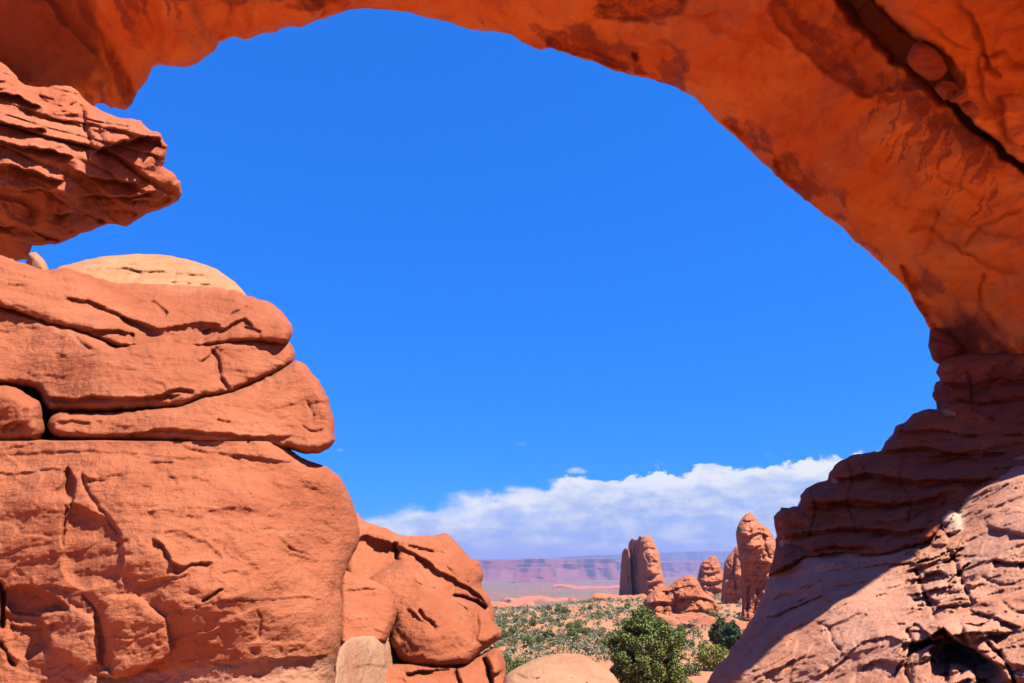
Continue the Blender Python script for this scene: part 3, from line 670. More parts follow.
# ------------------------------------------------------------------ left: stacked slabs
GRAIN = [('fbm', 1.8, 0.09), ('fbm', 0.5, 0.03), ('ter', 1.8, 0.045, (0.7, 0.7, 1.6)), ('ter', 0.45, 0.014, (0.5, 0.5, 1.8)), ('pla', 1.2, 0.10, (0.8, 0.8, 1.3)), ('pla', 0.42, 0.022), ('fac', 0.16, 0.008, (0.7, 0.7, 1.8)), ('fbm', 0.10, 0.009), ('fbm', 0.05, 0.005)]
SG = 'stacked slabs on the left'
o = rock('rock_slab', [(-60, 246), (0, 255), (20, 262), (45, 270), (70, 268), (95, 277), (120, 283), (160, 284), (200, 286), (235, 290), (250, 296), (270, 303), (282, 312), (292, 324), (292, 335), (288, 343), (272, 344), (255, 342),
     (230, 344), (200, 347), (165, 348), (130, 348), (118, 348), (105, 343), (88, 336), (70, 330), (45, 323), (20, 313), (5, 308), (-60, 293)], tps([(-50, 270, 9.7), (40, 290, 10.0), (150, 288, 11.2), (150, 340, 10.0), (280, 320, 10.9), (40, 320, 9.6), (240, 335, 10.4), (240, 295, 11.4)]), RED, 0.55, 10, 2.6,
     [ledge([(62, 297), (90, 302), (112, 311), (122, 316), (145, 327), (160, 330)], 0.06, 12, 0.12, 9), ledge([(88, 332), (120, 330), (135, 335), (132, 345)], 0.1, 8, 0.12, 7), groove([(215, 325), (232, 314), (248, 306), (262, 304)], 1.5, 0.10), ledge([(150, 300), (168, 312), (165, 318)], 0.05, 6, 0.06, 5),
      ledge([(200, 330), (225, 328), (245, 318), (255, 328)], 0.08, 10, 0.12, 8), ledge([(244, 326), (256, 329), (262, 332)], 0.06, 6, 0.08, 5), block([(120, 316), (160, 328), (200, 322), (220, 326), (205, 344), (140, 346)], -0.25, 12)], GRAIN, step=1.3, jit=1.4, jfreq=0.13, seed=11.0)
tag(o, 'red rock slab on top of the left stack below the cream dome', 'rock slab', SG)
o = rock('rock_slab', [(-60, 289), (5, 304), (45, 319), (88, 333), (116, 347), (135, 343), (165, 341), (200, 340), (230, 338), (260, 337), (288, 340), (295, 352), (293, 362), (284, 369), (262, 381), (234, 393), (204, 399), (184, 407), (150, 409), (110, 411), (75, 412), (50, 411),
     (42, 404), (39, 396), (36, 390), (8, 386), (-60, 382)], tps([(-50, 330, 9.2), (100, 370, 9.3), (280, 355, 10.6), (230, 380, 9.9), (200, 345, 10.1), (60, 400, 9.3), (0, 380, 9.2), (0, 310, 9.8)]), RED, 0.5, 10, 2.6,
     [ledge([(40, 396), (70, 399), (95, 396), (120, 398), (150, 397), (165, 394), (185, 396)], 0.07, 12, 0.12, 9), ledge([(165, 393), (180, 388), (196, 391)], 0.05, 5, 0.09, 6), groove([(208, 346), (218, 360), (220, 375), (229, 392)], 2.4, 0.14), ledge([(200, 362), (212, 352), (216, 345)], 0.05, 8, 0.08, 8),
      groove([(70, 333), (85, 345), (92, 350)], 1.3, 0.05), groove([(228, 393), (240, 388), (262, 378), (280, 370)], 1.2, 0.05)], GRAIN, step=1.3, jit=1.4, jfreq=0.13, seed=12.0)
tag(o, 'long red slab in the middle of the left stack with a short upright crack', 'rock slab', SG)
o = rock('rock_slab', [(47, 424), (50, 416), (60, 411), (80, 412), (110, 411), (150, 409), (182, 406), (202, 398), (232, 392), (262, 379), (284, 367), (296, 360), (306, 365), (318, 380), (328, 398), (334, 420), (335, 440), (329, 449), (313, 454), (290, 450),
     (270, 447), (240, 446), (200, 443), (150, 441), (100, 441), (62, 439), (50, 432)], tps([(60, 425, 8.9), (200, 420, 9.0), (320, 400, 10.0), (310, 448, 9.6), (280, 375, 10.2), (150, 441, 8.9)]), RED, 0.5, 10, 2.6,
     [ledge([(120, 437), (160, 429), (190, 431), (225, 434), (270, 437), (300, 434)], 0.05, 10, 0.08, 7), ledge([(55, 420), (75, 421), (92, 424)], 0.03, 6, 0.05, 5), groove([(216, 420), (226, 422), (232, 421)], 1.2, 0.05), groove([(300, 425), (315, 432), (325, 430)], 1.3, 0.05), groove([(305, 400), (314, 415), (312, 425)], 1.2, 0.04)], GRAIN, step=1.3, jit=1.4, jfreq=0.13, seed=13.0)
tag(o, 'smooth wedge shaped red slab at the lower right of the left stack', 'rock slab', SG)
o = rock('rock_slab', [(-60, 384), (5, 385), (22, 391), (39, 402), (43, 418), (45, 434), (34, 444), (0, 447), (-60, 447)], 8.9, RED, 0.6, 14, 2.2, [ledge([(0, 428), (15, 422), (30, 426)], 0.05, 8, 0.06, 6), groove([(10, 432), (22, 424), (30, 424)], 1.2, 0.05)], GRAIN, step=1.3, jit=1.4, jfreq=0.13, seed=14.0)
tag(o, 'short red block at the left edge beside the dark gap in the stack', 'rock slab', SG)

# ------------------------------------------------------------------ left: the big lower boulder
def low_depth(px, py):
    base = LOWD(px, py)
    return np.where(py < 441, base + 1.9 * sm(441 - py, 0, 4), base)
LOWD = tps([(-50, 450, 8.8), (150, 450, 8.9), (300, 462, 9.6), (355, 530, 10.2), (340, 600, 9.3), (330, 683, 9.05), (150, 560, 8.15), (250, 620, 8.35), (0, 560, 8.3), (0, 683, 8.15), (180, 683, 8.3), (100, 500, 8.4), (260, 560, 8.6), (330, 760, 8.4), (0, 400, 9.1), (250, 400, 9.6)])
LOW = [(-60, 300), (0, 310), (100, 345), (240, 345), (262, 380), (270, 430), (300, 457), (325, 466), (340, 478), (350, 495), (355, 510), (360, 530), (358, 545), (349, 562), (344, 576), (341, 590), (343, 610), (342, 630), (340, 650), (335, 665), (333, 690), (330, 800), (-60, 800)]
low_ops = [
    ledge([(-20, 456), (40, 452), (100, 451), (160, 456), (210, 460)], 0.017, 8, 0.023, 6), ledge([(140, 466), (155, 461), (175, 462)], 0.022, 5, 0.023, 5), ledge([(230, 455), (270, 459), (305, 464)], 0.034, 6, 0.027, 5), ledge([(-10, 474), (30, 472), (62, 468)], 0.028, 8, 0.027, 6), ledge([(180, 447), (210, 452), (245, 457)], 0.028, 5, 0.027, 5),
    block([(63, 472), (68, 467), (75, 478), (76, 492), (70, 508), (64, 498), (62, 484)], -0.14, 6), groove([(66, 505), (64, 525), (62, 550)], 1.6, 0.08), ledge([(80, 474), (92, 480), (108, 477)], 0.022, 6, 0.032, 5), groove([(78, 470), (88, 492), (104, 514), (124, 540)], 2.2, 0.06),
    block([(64, 505), (85, 508), (110, 520), (125, 545), (120, 580), (85, 590), (62, 575)], -0.12, 14), ledge([(113, 547), (122, 542), (130, 539)], 0.017, 5, 0.041, 5),
    ledge([(150, 537), (163, 545), (172, 560), (184, 567), (200, 563), (216, 563)], 0.056, 16, 0.064, 12), block([(160, 535), (180, 530), (210, 545), (222, 560), (190, 568), (172, 560)], -0.05, 12), ledge([(135, 585), (160, 580), (190, 574)], 0.028, 8, 0.027, 8),
    ledge([(160, 626), (180, 612), (215, 602), (260, 600), (300, 598), (335, 602)], 0.040, 14, -0.018, 12), groove([(200, 603), (212, 596), (224, 589)], 1.3, 0.10), ledge([(172, 601), (185, 612)], 0.017, 5, 0.023, 5),
    groove([(78, 590), (92, 605), (100, 625), (102, 650), (104, 672)], 1.6, 0.05), ledge([(95, 674), (118, 678), (140, 672), (152, 664), (166, 658)], 0.068, 12, 0.100, 10), block([(100, 600), (135, 595), (165, 620), (172, 650), (150, 668), (112, 674)], 0.12, 12),
    block([(40, 612), (70, 605), (95, 620), (100, 660), (85, 670), (50, 650)], 0.10, 12), block([(0, 590), (30, 585), (60, 600), (70, 612), (40, 616), (10, 612)], -0.16, 9), block([(5, 612), (40, 614), (50, 640), (30, 660), (5, 650)], -0.12, 9), ledge([(10, 625), (35, 628), (60, 622)], 0.034, 8, 0.046, 7), ledge([(20, 590), (50, 585), (75, 590)], 0.028, 7, 0.036, 6),
    groove([(-2, 580), (3, 600), (2, 632)], 2.4, 0.28), groove([(-2, 640), (8, 655), (16, 668)], 1.8, 0.12),
    ledge([(222, 572), (232, 570), (240, 572)], 0.017, 5, 0.023, 4), ledge([(280, 548), (292, 554), (312, 560)], 0.017, 6, 0.023, 5), groove([(285, 545), (298, 552), (310, 556)], 1.2, 0.04), ledge([(282, 654), (295, 650), (305, 645)], 0.011, 4, 0.023, 4), groove([(258, 640), (262, 622), (255, 610)], 1.2, 0.03), ledge([(150, 667), (200, 663), (260, 660), (335, 655)], 0.045, 14, 0.014, 12),
    ledge([(278, 508), (284, 505), (292, 506)], 0.011, 4, 0.018, 4), ledge([(214, 502), (220, 500), (228, 499)], 0.011, 4, 0.018, 4), ledge([(128, 497), (142, 488), (152, 486)], 0.011, 5, 0.018, 4), ledge([(190, 475), (205, 480), (212, 485)], 0.011, 4, 0.014, 4),
]
low = rock('boulder', LOW, low_depth, RED, 0.6, 20, 3.2, low_ops, [('fbm', 2.2, 0.16), ('fbm', 0.7, 0.05), ('ter', 2.4, 0.06, (0.7, 0.7, 1.5)), ('ter', 0.5, 0.014, (0.5, 0.5, 1.8)), ('pla', 1.6, 0.15), ('pla', 0.5, 0.028), ('fac', 0.16, 0.008, (0.7, 0.7, 1.8)), ('fbm', 0.10, 0.009), ('fbm', 0.05, 0.005)], step=1.3, jit=0.9, seed=15.0,
     pale=[patch([(150, 672), (200, 664), (335, 655), (335, 720), (60, 720), (80, 680)], 5)])
tag(low, 'massive rounded red boulder carrying the slabs at lower left', 'boulder')

# ------------------------------------------------------------------ left: broken blocks beside the boulder
BG = 'broken blocks beside the big boulder'
o = rock('rock_block', [(345, 505), (356, 512), (368, 523), (385, 528), (400, 535), (430, 536), (447, 533), (456, 542), (463, 549), (470, 557), (480, 562), (484, 575), (481, 584), (488, 595), (494, 610), (490, 630), (440, 640), (380, 620), (345, 600)],
     tps([(360, 520, 13.6), (400, 540, 13.2), (447, 535, 13.8), (490, 605, 13.6), (440, 590, 12.3), (400, 570, 12.6), (350, 560, 12.8)]), RED, 0.5, 10, 2.4,
     [block([(414, 553), (426, 560), (440, 572), (455, 580), (472, 590), (488, 604), (480, 606), (455, 594), (438, 590), (426, 580)], -0.07, 5), ledge([(398, 546), (414, 554), (427, 561), (441, 573), (456, 581), (473, 591), (492, 607)], 0.10, 12, 0.07, 8, 0.05), block([(350, 545), (366, 535), (388, 542), (398, 548), (399, 560), (385, 570), (366, 580), (350, 574)], -0.16, 8, -0.6, 0.4), groove([(393, 542), (398, 552), (398, 562)], 1.8, 0.25), ledge([(405, 545), (425, 548), (436, 552)], 0.06, 6, 0.08, 5), ledge([(452, 592), (470, 598), (490, 606)], 0.2, 8, 0.3, 6)], GRAIN + [('fac', 0.7, 0.06)], step=1.2, jit=1.4, seed=16.0)
tag(o, 'jagged red block with a pointed crest behind the other broken blocks', 'rock', BG)
o = rock('rock_block', [(366, 582), (385, 569), (404, 558), (415, 561), (423, 574), (430, 586), (442, 592), (460, 598), (475, 602), (488, 614), (502, 632), (500, 640), (490, 646), (482, 650), (476, 658), (468, 664), (440, 668), (415, 668), (398, 660), (388, 640), (392, 615)],
     tps([(385, 580, 11.9), (404, 560, 12.2), (430, 630, 10.8), (500, 633, 12.0), (470, 600, 12.0), (470, 660, 11.1), (400, 650, 11.0)]), RED, 0.5, 10, 2.2,
     [groove([(418, 608), (424, 618), (436, 625)], 2.0, 0.14), ledge([(408, 606), (422, 620), (438, 626)], 0.05, 10, 0.06, 8), groove([(474, 605), (478, 625), (474, 645)], 2.2, 0.10), ledge([(412, 580), (440, 592), (470, 612)], 0.07, 10, -0.05, 8), block([(478, 610), (500, 632), (490, 645), (476, 640)], 0.12, 6, 0.6)], GRAIN, step=1.2, jit=1.2, seed=17.0)
tag(o, 'large smooth red block with a small crack, front of the broken blocks', 'rock', BG)
o = rock('rock_block', [(338, 570), (352, 573), (370, 579), (386, 586), (395, 598), (397, 614), (392, 630), (384, 644), (362, 645), (338, 645)], tps([(340, 600, 10.4), (390, 600, 10.9), (370, 640, 10.2)]), RED, 0.45, 9, 1.6, [ledge([(345, 590), (365, 588), (385, 592)], 0.03, 5, 0.04, 5)], GRAIN, step=1.2, jit=0.9, seed=18.0)
tag(o, 'flat faced red block between the big boulder and the cracked block', 'rock', BG)
o = rock('rock_block', [(330, 668), (400, 664), (416, 662), (440, 664), (466, 661), (478, 655), (488, 650), (500, 648), (505, 660), (507, 690), (505, 780), (330, 780)], tps([(420, 670, 10.6), (500, 655, 11.6), (500, 760, 9.5), (400, 760, 9.0)]), RED, 0.5, 12, 2.0,
     [groove([(455, 668), (460, 690), (458, 720)], 2.0, 0.25), ledge([(405, 674), (430, 670), (452, 668)], 0.12, 6, 0.15, 6), block([(486, 652), (500, 650), (505, 668), (492, 676)], 0.2, 5), groove([(482, 656), (488, 668), (490, 690)], 2.2, 0.25)], GRAIN + [('fac', 0.4, 0.05)], step=1.2, jit=1.2, seed=19.0)
tag(o, 'low rough red block at the foot of the cracked block', 'rock', BG)
o = rock('boulder', [(336, 660), (342, 645), (350, 638), (364, 636), (378, 637), (391, 641), (401, 650), (408, 662), (410, 684), (408, 740), (336, 740)], tps([(370, 640, 9.4), (370, 700, 8.6)]), PINKPALE, 0.5, 18, 1.4, [ledge([(352, 668), (375, 664), (398, 672)], 0.04, 8, 0.05, 6)], GRAIN + [('pla', 0.7, 0.10)], step=1.2, jit=1.1, seed=20.0)
tag(o, 'pale pink boulder at the bottom edge next to the massive boulder', 'boulder')
o = rock('boulder', [(498, 700), (505, 676), (516, 667), (530, 661), (545, 656), (562, 653), (578, 654), (590, 658), (602, 666), (613, 674), (622, 690), (640, 760), (480, 760)], tps([(560, 654, 11.0), (560, 684, 9.6), (500, 700, 9.4), (620, 700, 9.6), (560, 760, 8.0)]), PINKPALE, 0.7, 26, 2.5,
     [groove([(566, 676), (578, 680), (590, 686)], 1.4, 0.10), groove([(520, 672), (545, 664), (566, 668)], 1.3, 0.05), ledge([(515, 674), (535, 678), (556, 676)], 0.04, 8, 0.05, 6)], GRAIN + [('pla', 0.8, 0.14), ('fac', 0.5, 0.03)], step=1.0, jit=1.2, seed=21.0)
tag(o, 'pale weathered boulder poking up at the bottom centre before the valley', 'boulder')

# ------------------------------------------------------------------ spires and mounds out in the valley
def far_rock(name, outline, Y, label, cat, bulge, rad, thick, ops=(), st=2.2, amp=1.0, step=0.55, jit=0.7, seed=0, group=None, mat=None, dip=(0, 0), parent=None, fc=1.0):
    k = (365 if callable(Y) else Y) / 683.0
    o = rock(name, outline, Y, mat or FAR, bulge, rad, thick, ops, [('fbm', 26 * k, 5 * k * amp), ('fbm', 8 * k, 1.6 * k * amp), ('str', st, 2.0 * k * amp, (1, 1, 1), dip), ('pla', 11 * k, 4.2 * k * amp * fc), ('pla', 4.5 * k, 1.5 * k * amp * fc), ('fac', 5 * k, 0.7 * k * amp * fc), ('fbm', 2 * k, 0.35 * k)],
             step=step, jit=jit, jfreq=0.25, seed=seed, warp=0.8, parent=parent)
    if label: tag(o, label, cat, group)
    return o
SPG = 'rock towers in the valley'
cl = empty('rock_spire', at(633, 600, 395), 'dark cluster of split fins behind the slim twin tower', 'rock tower', SPG)
far_rock('fin', [(619, 604), (620, 578), (621, 562), (622, 552), (625, 548), (629, 550), (631, 562), (632, 604)], tps([(620, 560, 405), (632, 560, 390), (620, 600, 405), (632, 600, 390), (626, 540, 398)]), None, None, 2.0, 5, 6, seed=31, st=4.0, fc=1.2, parent=cl)
far_rock('fin', [(627, 604), (628, 560), (629, 543), (632, 538), (637, 540), (640, 536), (644, 538), (646, 543), (647, 562), (647, 604)], tps([(628, 560, 408), (646, 560, 372), (628, 600, 408), (646, 600, 372), (637, 540, 390)]), None, None, 2.5, 5, 7,
         [groove([(637, 538), (636, 552), (638, 575)], 0.9, 2.5, 0.1), ledge([(630, 552), (638, 555)], 0.8, 3, 1, 3)], seed=31.5, st=4.0, fc=1.2, parent=cl)
far_rock('rock_spire', [(639, 608), (640, 580), (640, 556), (640, 541), (644, 536), (650, 536), (654, 541), (657, 549), (660, 559), (662, 572), (665, 583), (668, 608), (655, 612)], tps([(641, 560, 356), (649, 560, 347), (665, 560, 353), (641, 600, 356), (649, 600, 346), (665, 600, 353)]), 'slim rounded twin tower with a banded base', 'rock tower', 6.0, 12, 7,
         [ledge([(640, 573), (650, 575), (663, 573)], 1.0, 4, 1.2, 3), ledge([(641, 582), (650, 583), (664, 581)], 0.8, 3, 1.0, 3), groove([(650, 584), (654, 592), (656, 600)], 1, 1.2)], seed=32, group=SPG, st=3.2, fc=0.5)
far_rock('rock_mound', [(638, 622), (645, 599), (655, 589), (668, 586), (680, 578), (692, 575), (699, 583), (704, 592), (713, 598), (719, 606), (716, 620), (700, 625), (685, 632), (668, 632), (650, 630)], 150, 'low banded mound of bare rock below the twin tower', 'rock mound', 5, 18, 8,
         [ledge([(638, 606), (656, 602), (672, 603)], 0.9, 5, 1.1, 4), ledge([(676, 599), (695, 597), (718, 602)], 0.8, 5, 1.0, 4), ledge([(655, 590), (668, 592), (680, 588)], 0.7, 4, 0.7, 3), ledge([(643, 613), (664, 615), (690, 611)], 0.7, 4, 0.9, 4), groove([(672, 590), (676, 600), (671, 612)], 1.3, 0.7)], seed=33, st=1.2, amp=1.3)
far_rock('rock_spire', [(695, 608), (697, 586), (699, 570), (703, 561), (708, 559), (711, 556), (716, 556), (719, 562), (722, 570), (726, 580), (729, 608), (712, 612)], 275, 'squat conical tower of layered rock right of the mound', 'rock tower', 6.0, 14, 7,
         [ledge([(699, 572), (710, 574), (723, 571)], 0.8, 4, 1.0, 3), ledge([(698, 581), (710, 583), (726, 580)], 0.8, 4, 1.0, 3)], seed=34, group=SPG, st=2.0)
far_rock('rock_spire', [(722, 612), (723, 575), (725, 561), (730, 554), (735, 547), (742, 544), (750, 550), (755, 570), (755, 616)], 215, 'darker leaning tower half hidden behind the tallest tower', 'rock tower', 4.0, 12, 6, [groove([(735, 549), (733, 570), (736, 590)], 1.2, 1.0)], seed=35, group=SPG, st=2.2)
far_rock('rock_spire', [(740, 646), (742, 605), (742, 585), (740, 562), (737, 545), (736, 532), (740, 521), (746, 514), (751, 512), (756, 518), (761, 524), (767, 527), (772, 534), (777, 546), (782, 556), (790, 575), (790, 600), (775, 640), (760, 660)], 128, 'tallest lumpy orange tower next to the shaded slope', 'rock tower', 3.2, 13, 4,
         [ledge([(738, 532), (748, 536), (760, 533), (770, 537)], 0.6, 5, 0.7, 4), ledge([(740, 546), (750, 549), (762, 545)], 0.5, 4, 0.6, 3), ledge([(741, 562), (755, 560), (775, 565)], 0.4, 5, 0.5, 4), ledge([(742, 580), (752, 577), (765, 580)], 0.6, 5, 0.6, 4), groove([(762, 526), (765, 545), (770, 562)], 1.6, 0.8), groove([(750, 582), (748, 600), (746, 620)], 1.6, 0.9),
          groove([(758, 585), (757, 600), (752, 618)], 1.4, 0.8)], seed=36, group=SPG, st=1.6, amp=1.2, fc=0.7)

def ground_slab(px, py, Y, w_, d_, h_, label, seed):
    """a ledge of bare rock lying on the ground"""
    c = at(px, py, Y); z0 = float(ground_z(c[0], c[1])); n = 26
    xs = np.linspace(-1, 1, n); X, Yv = np.meshgrid(xs, xs, indexing='ij')
    r = np.maximum(np.abs(X), np.abs(Yv)); ang = np.arctan2(Yv, X)
    q = np.stack([X * 1.5 + seed, Yv * 1.5, 0 * X], -1)
    top = h_ * (sm(1 - r, 0, 0.16)) * (0.75 + 0.5 * fbm(q, 4)) + 0.25 * h_ * np.floor(3 * fbm(q + 9, 2)) / 3 * sm(1 - r, 0.1, 0.3)
    sq = 1 / np.maximum(1, np.hypot(X, Yv) / 1.05) * (1 + 0.18 * fbm(np.stack([np.cos(ang) * 2, np.sin(ang) * 2, 0 * X + seed], -1), 3))
    V = np.stack([c[0] + X * sq * w_ / 2, c[1] + Yv * sq * d_ / 2, z0 - 0.35 * h_ + top], -1).reshape(-1, 3)
    ii, jj = np.meshgrid(np.arange(n - 1), np.arange(n - 1), indexing='ij')
    Fq = np.stack([ii * n + jj, (ii + 1) * n + jj, (ii + 1) * n + jj + 1, ii * n + jj + 1], -1).reshape(-1, 4)
    tag(make('rock_ledge', V, Fq, FAR), label, 'rock ledge', 'bare rock ledges on the valley floor')
ground_slab(618, 588, 335, 26, 16, 2.6, 'flat shelf of red rock lying left of the twin tower', 1)
ground_slab(700, 625, 120, 13, 30, 1.6, 'broad smooth apron of orange rock below the banded mound', 2)
ground_slab(505, 592, 1500, 130, 60, 16, 'long red outcrop far out on the plain beside the broken blocks', 3)
ground_slab(540, 594, 1700, 190, 60, 13, 'thin red ledge in the middle of the far plain', 4)
ground_slab(590, 583, 3300, 380, 90, 22, 'dark low ledge on the far plain left of the twin tower', 5)
ground_slab(492, 606, 430, 22, 12, 3, 'small pink rock ledge at the edge of the scrub', 6)

# ------------------------------------------------------------------ far canyon walls
def mesa(name, Y, x0, x1, ztop, zbase, label, seed, cliff=0.42, dep=900, mat=None, n=420):
    u = np.linspace(0, 1, n); x = x0 + (x1 - x0) * u
    off = 420 * fbm(np.c_[x / 700, 0 * x + seed, 0 * x], 4, 0.5) + 12 * (np.abs(fbm(np.c_[x / 160, 0 * x + seed + 5, 0 * x], 3)) - 0.3)
    zt = ztop if np.isscalar(ztop) else np.interp(x, ztop[0], ztop[1])
    tv = zt + (zt - zbase) * 0.10 * fbm(np.c_[x / 900, 0 * x + seed + 8, 0 * x], 4)
    prof = [(-260, 0.0), (-150, 0.18), (-80, 1 - cliff - 0.08), (-62, 1 - cliff), (-50, 1 - cliff * 0.55), (-30, 1 - cliff * 0.5), (-20, 0.985), (0, 1.0), (dep, 1.02), (dep + 30, 0.0)]
    V = np.zeros((n, len(prof), 3))
    for k, (dy, f) in enumerate(prof):
        V[:, k, 0] = x; V[:, k, 1] = Y + off * (1 if dy < dep - 1 else 0.0) + dy * (1.0 if dy > -1 else 1 + 0.8 * fbm(np.c_[x / 220, 0 * x + k, 0 * x + seed], 3)); V[:, k, 2] = zbase + (tv - zbase) * f
    m_ = len(prof); ii, jj = np.meshgrid(np.arange(n - 1), np.arange(m_ - 1), indexing='ij')
    Fq = np.stack([ii * m_ + jj, (ii + 1) * m_ + jj, (ii + 1) * m_ + jj + 1, ii * m_ + jj + 1], -1).reshape(-1, 4)
    o = make(name, V.reshape(-1, 3), Fq, mat or CLIFF, smooth=False)
    tag(o, label, 'mesa', 'mesas on the horizon'); return o
mesa('mesa', 6300, -2200, 900, -22, -192, 'long reddish purple canyon wall on the horizon at left', 1)
mesa('mesa', 5200, 20, 330, -80, -188, 'short dark butte in front of the purple canyon wall', 2, 0.6, 250, n=140)
mesa('mesa', 8300, 300, 4200, -52, -250, 'distant red canyon wall at right below the blue ridge', 3, 0.5)
BLUE = stone('wooded_plateau', (0.053, 0.045, 0.032), (0.070, 0.053, 0.037), (0.037, 0.032, 0.027), (0.085, 0.064, 0.048), sc=150.0, cross=(0, 0, 0), bump=0.5)
mesa('mesa', 12500, -1500, 9000, ([-1500, 400, 1500, 3300, 9000], [-60, -40, 20, 90, 110]), -260, 'faint blue wooded plateau farthest away on the skyline', 4, 0.25, 1500, BLUE)

# ------------------------------------------------------------------ plants
def leafmat(name, a, b_, c_):
    m = bpy.data.materials.new(name); m.use_nodes = True; t = NT(m.node_tree); t.n.clear()
    rnd = t.node('ShaderNodeNewGeometry').outputs['Random Per Island']
    orn = t.node('ShaderNodeObjectInfo').outputs['Random']
    c = t.mix(rnd, a, b_); c = t.mix(t.m('MULTIPLY', orn, 0.75), c, c_)
    b = t.node('ShaderNodeBsdfPrincipled'); t.put(b.inputs['Base Color'], c); b.inputs['Roughness'].default_value = 0.8; b.inputs['Specular IOR Level'].default_value = 0.15
    o = t.node('ShaderNodeOutputMaterial'); t.l.new(b.outputs[0], o.inputs[0]); return m
JUN = leafmat('juniper_leaf', (0.066, 0.095, 0.020), (0.118, 0.141, 0.031), (0.100, 0.119, 0.031))
SAGE = leafmat('sage_leaf', (0.119, 0.131, 0.068), (0.154, 0.157, 0.089), (0.178, 0.154, 0.095))
BUSH = leafmat('bush_leaf', (0.072, 0.094, 0.031), (0.103, 0.118, 0.046), (0.131, 0.131, 0.062))
YEL = leafmat('yellow_leaf', (0.118, 0.125, 0.022), (0.162, 0.156, 0.031), (0.100, 0.112, 0.022))
PINE = leafmat('pine_leaf', (0.028, 0.059, 0.024), (0.050, 0.085, 0.032), (0.035, 0.063, 0.021))
bark = stone('grey_bark', (0.16, 0.11, 0.08), (0.20, 0.15, 0.11), (0.08, 0.055, 0.04), (0.26, 0.22, 0.18), sc=0.3)

def leaves(centers, radii, per, size, rs, flat=0.8, up=0.2):
    n = len(centers) * per
    c = np.repeat(np.asarray(centers), per, 0); r = np.repeat(np.asarray(radii), per)
    d = rs.normal(size=(n, 3)); d /= np.linalg.norm(d, axis=1)[:, None]
    d[:, 2] *= flat
    p = c + d * (r * rs.uniform(0.45, 1.05, n) ** 0.7)[:, None]
    a = rs.normal(size=(n, 3)) + d * 0.6; a[:, 2] += up; a /= np.linalg.norm(a, axis=1)[:, None]
    b = np.cross(a, rs.normal(size=(n, 3))); b /= np.linalg.norm(b, axis=1)[:, None]
    s = size * rs.uniform(0.6, 1.4, n)
    V = np.stack([p - b * s[:, None] * 0.45, p + a * s[:, None] * 0.5 - b * 0, p + b * s[:, None] * 0.45, p - a * s[:, None] * 0.9 * 0.6], 1)
    return V.reshape(-1, 3), np.arange(n * 4).reshape(-1, 4)

def limb(pts, rads, k=7):
    pts = np.array(pts, float); V, Fq = [], []
    for i, (p, r) in enumerate(zip(pts, rads)):
        d = pts[min(i + 1, len(pts) - 1)] - pts[max(i - 1, 0)]; d /= np.linalg.norm(d) + 1e-9
        u = np.cross(d, [0.3, 0.9, 0.1]); u /= np.linalg.norm(u); v = np.cross(d, u)
        for a in range(k):
            V.append(p + r * (math.cos(a * 2 * math.pi / k) * u + math.sin(a * 2 * math.pi / k) * v))
    for i in range(len(pts) - 1):
        for a in range(k):
            b_ = (a + 1) % k; Fq.append([i * k + a, i * k + b_, (i + 1) * k + b_, (i + 1) * k + a])
    return np.array(V), np.array(Fq)

def join(parts):
    Vs, Fs, n = [], [], 0
    for V, Fq in parts: Vs.append(V); Fs.append(Fq + n); n += len(V)
    return np.concatenate(Vs), np.concatenate(Fs)

def tree(loc, h, wd, label, seed, mat, nlimb=9, clumps=330, per=60, size=0.13, name='juniper_tree', shape=1.0, cr=0.34, hole=-0.30):
    rs = np.random.RandomState(seed); root = empty(name, loc, label, 'tree'); loc = np.array(loc)
    parts, tips = [], []
    tr = [loc + np.array([0, 0, -0.3]), loc + np.array([0.05, 0, 0.2 * h]), loc + np.array([0.12, 0.05, 0.45 * h]), loc + np.array([0.08, 0, 0.8 * h])]
    parts.append(limb(tr, [0.055 * h, 0.045 * h, 0.03 * h, 0.01 * h]))
    for k in range(nlimb):
        a = 2 * math.pi * (k + rs.uniform(-.3, .3)) / nlimb; z0 = rs.uniform(0.08, 0.5) * h; L = wd * 0.42 * rs.uniform(0.7, 1.05)
        p0 = loc + np.array([0.04, 0, z0]); p2 = p0 + np.array([math.cos(a) * L, math.sin(a) * L, rs.uniform(0.12, 0.35) * h]); p1 = (p0 + p2) / 2 + np.array([0, 0, -0.05 * h])
        parts.append(limb([p0, p1, p2], [0.022 * h, 0.015 * h, 0.006 * h], 5)); tips.append(p2)
    make('trunk', *join(parts), bark, root)
    C, Rr = [], []
    lob = rs.normal(size=(26, 3)); lob /= np.linalg.norm(lob, axis=1)[:, None]
    while len(C) < clumps:
        d = rs.normal(size=3); d /= np.linalg.norm(d)
        lump = 0.80 + 0.30 * max(0, ((lob @ d).max() - 0.78) / 0.22)
        f = rs.uniform(0.35, 1.0) ** 0.5 * lump
        z = 0.53 + 0.47 * d[2] * f
        wz = 1.0 if z < 0.5 else 1 - 0.45 * ((z - 0.5) / 0.5) ** 1.5 * shape
        p = loc + np.array([d[0] * f * wd / 2 * wz, d[1] * f * wd / 2 * wz, z * h])
        if perlin(np.array([p * 1.1 / (h * 0.22) * 0.9]))[0] < hole: continue
        C.append(p); Rr.append(rs.uniform(0.6, 1.15) * cr * h / 5)
    V, Fq = leaves(C, Rr, per, size, rs)
    make('crown', V, Fq, mat, root, smooth=False)
    return root

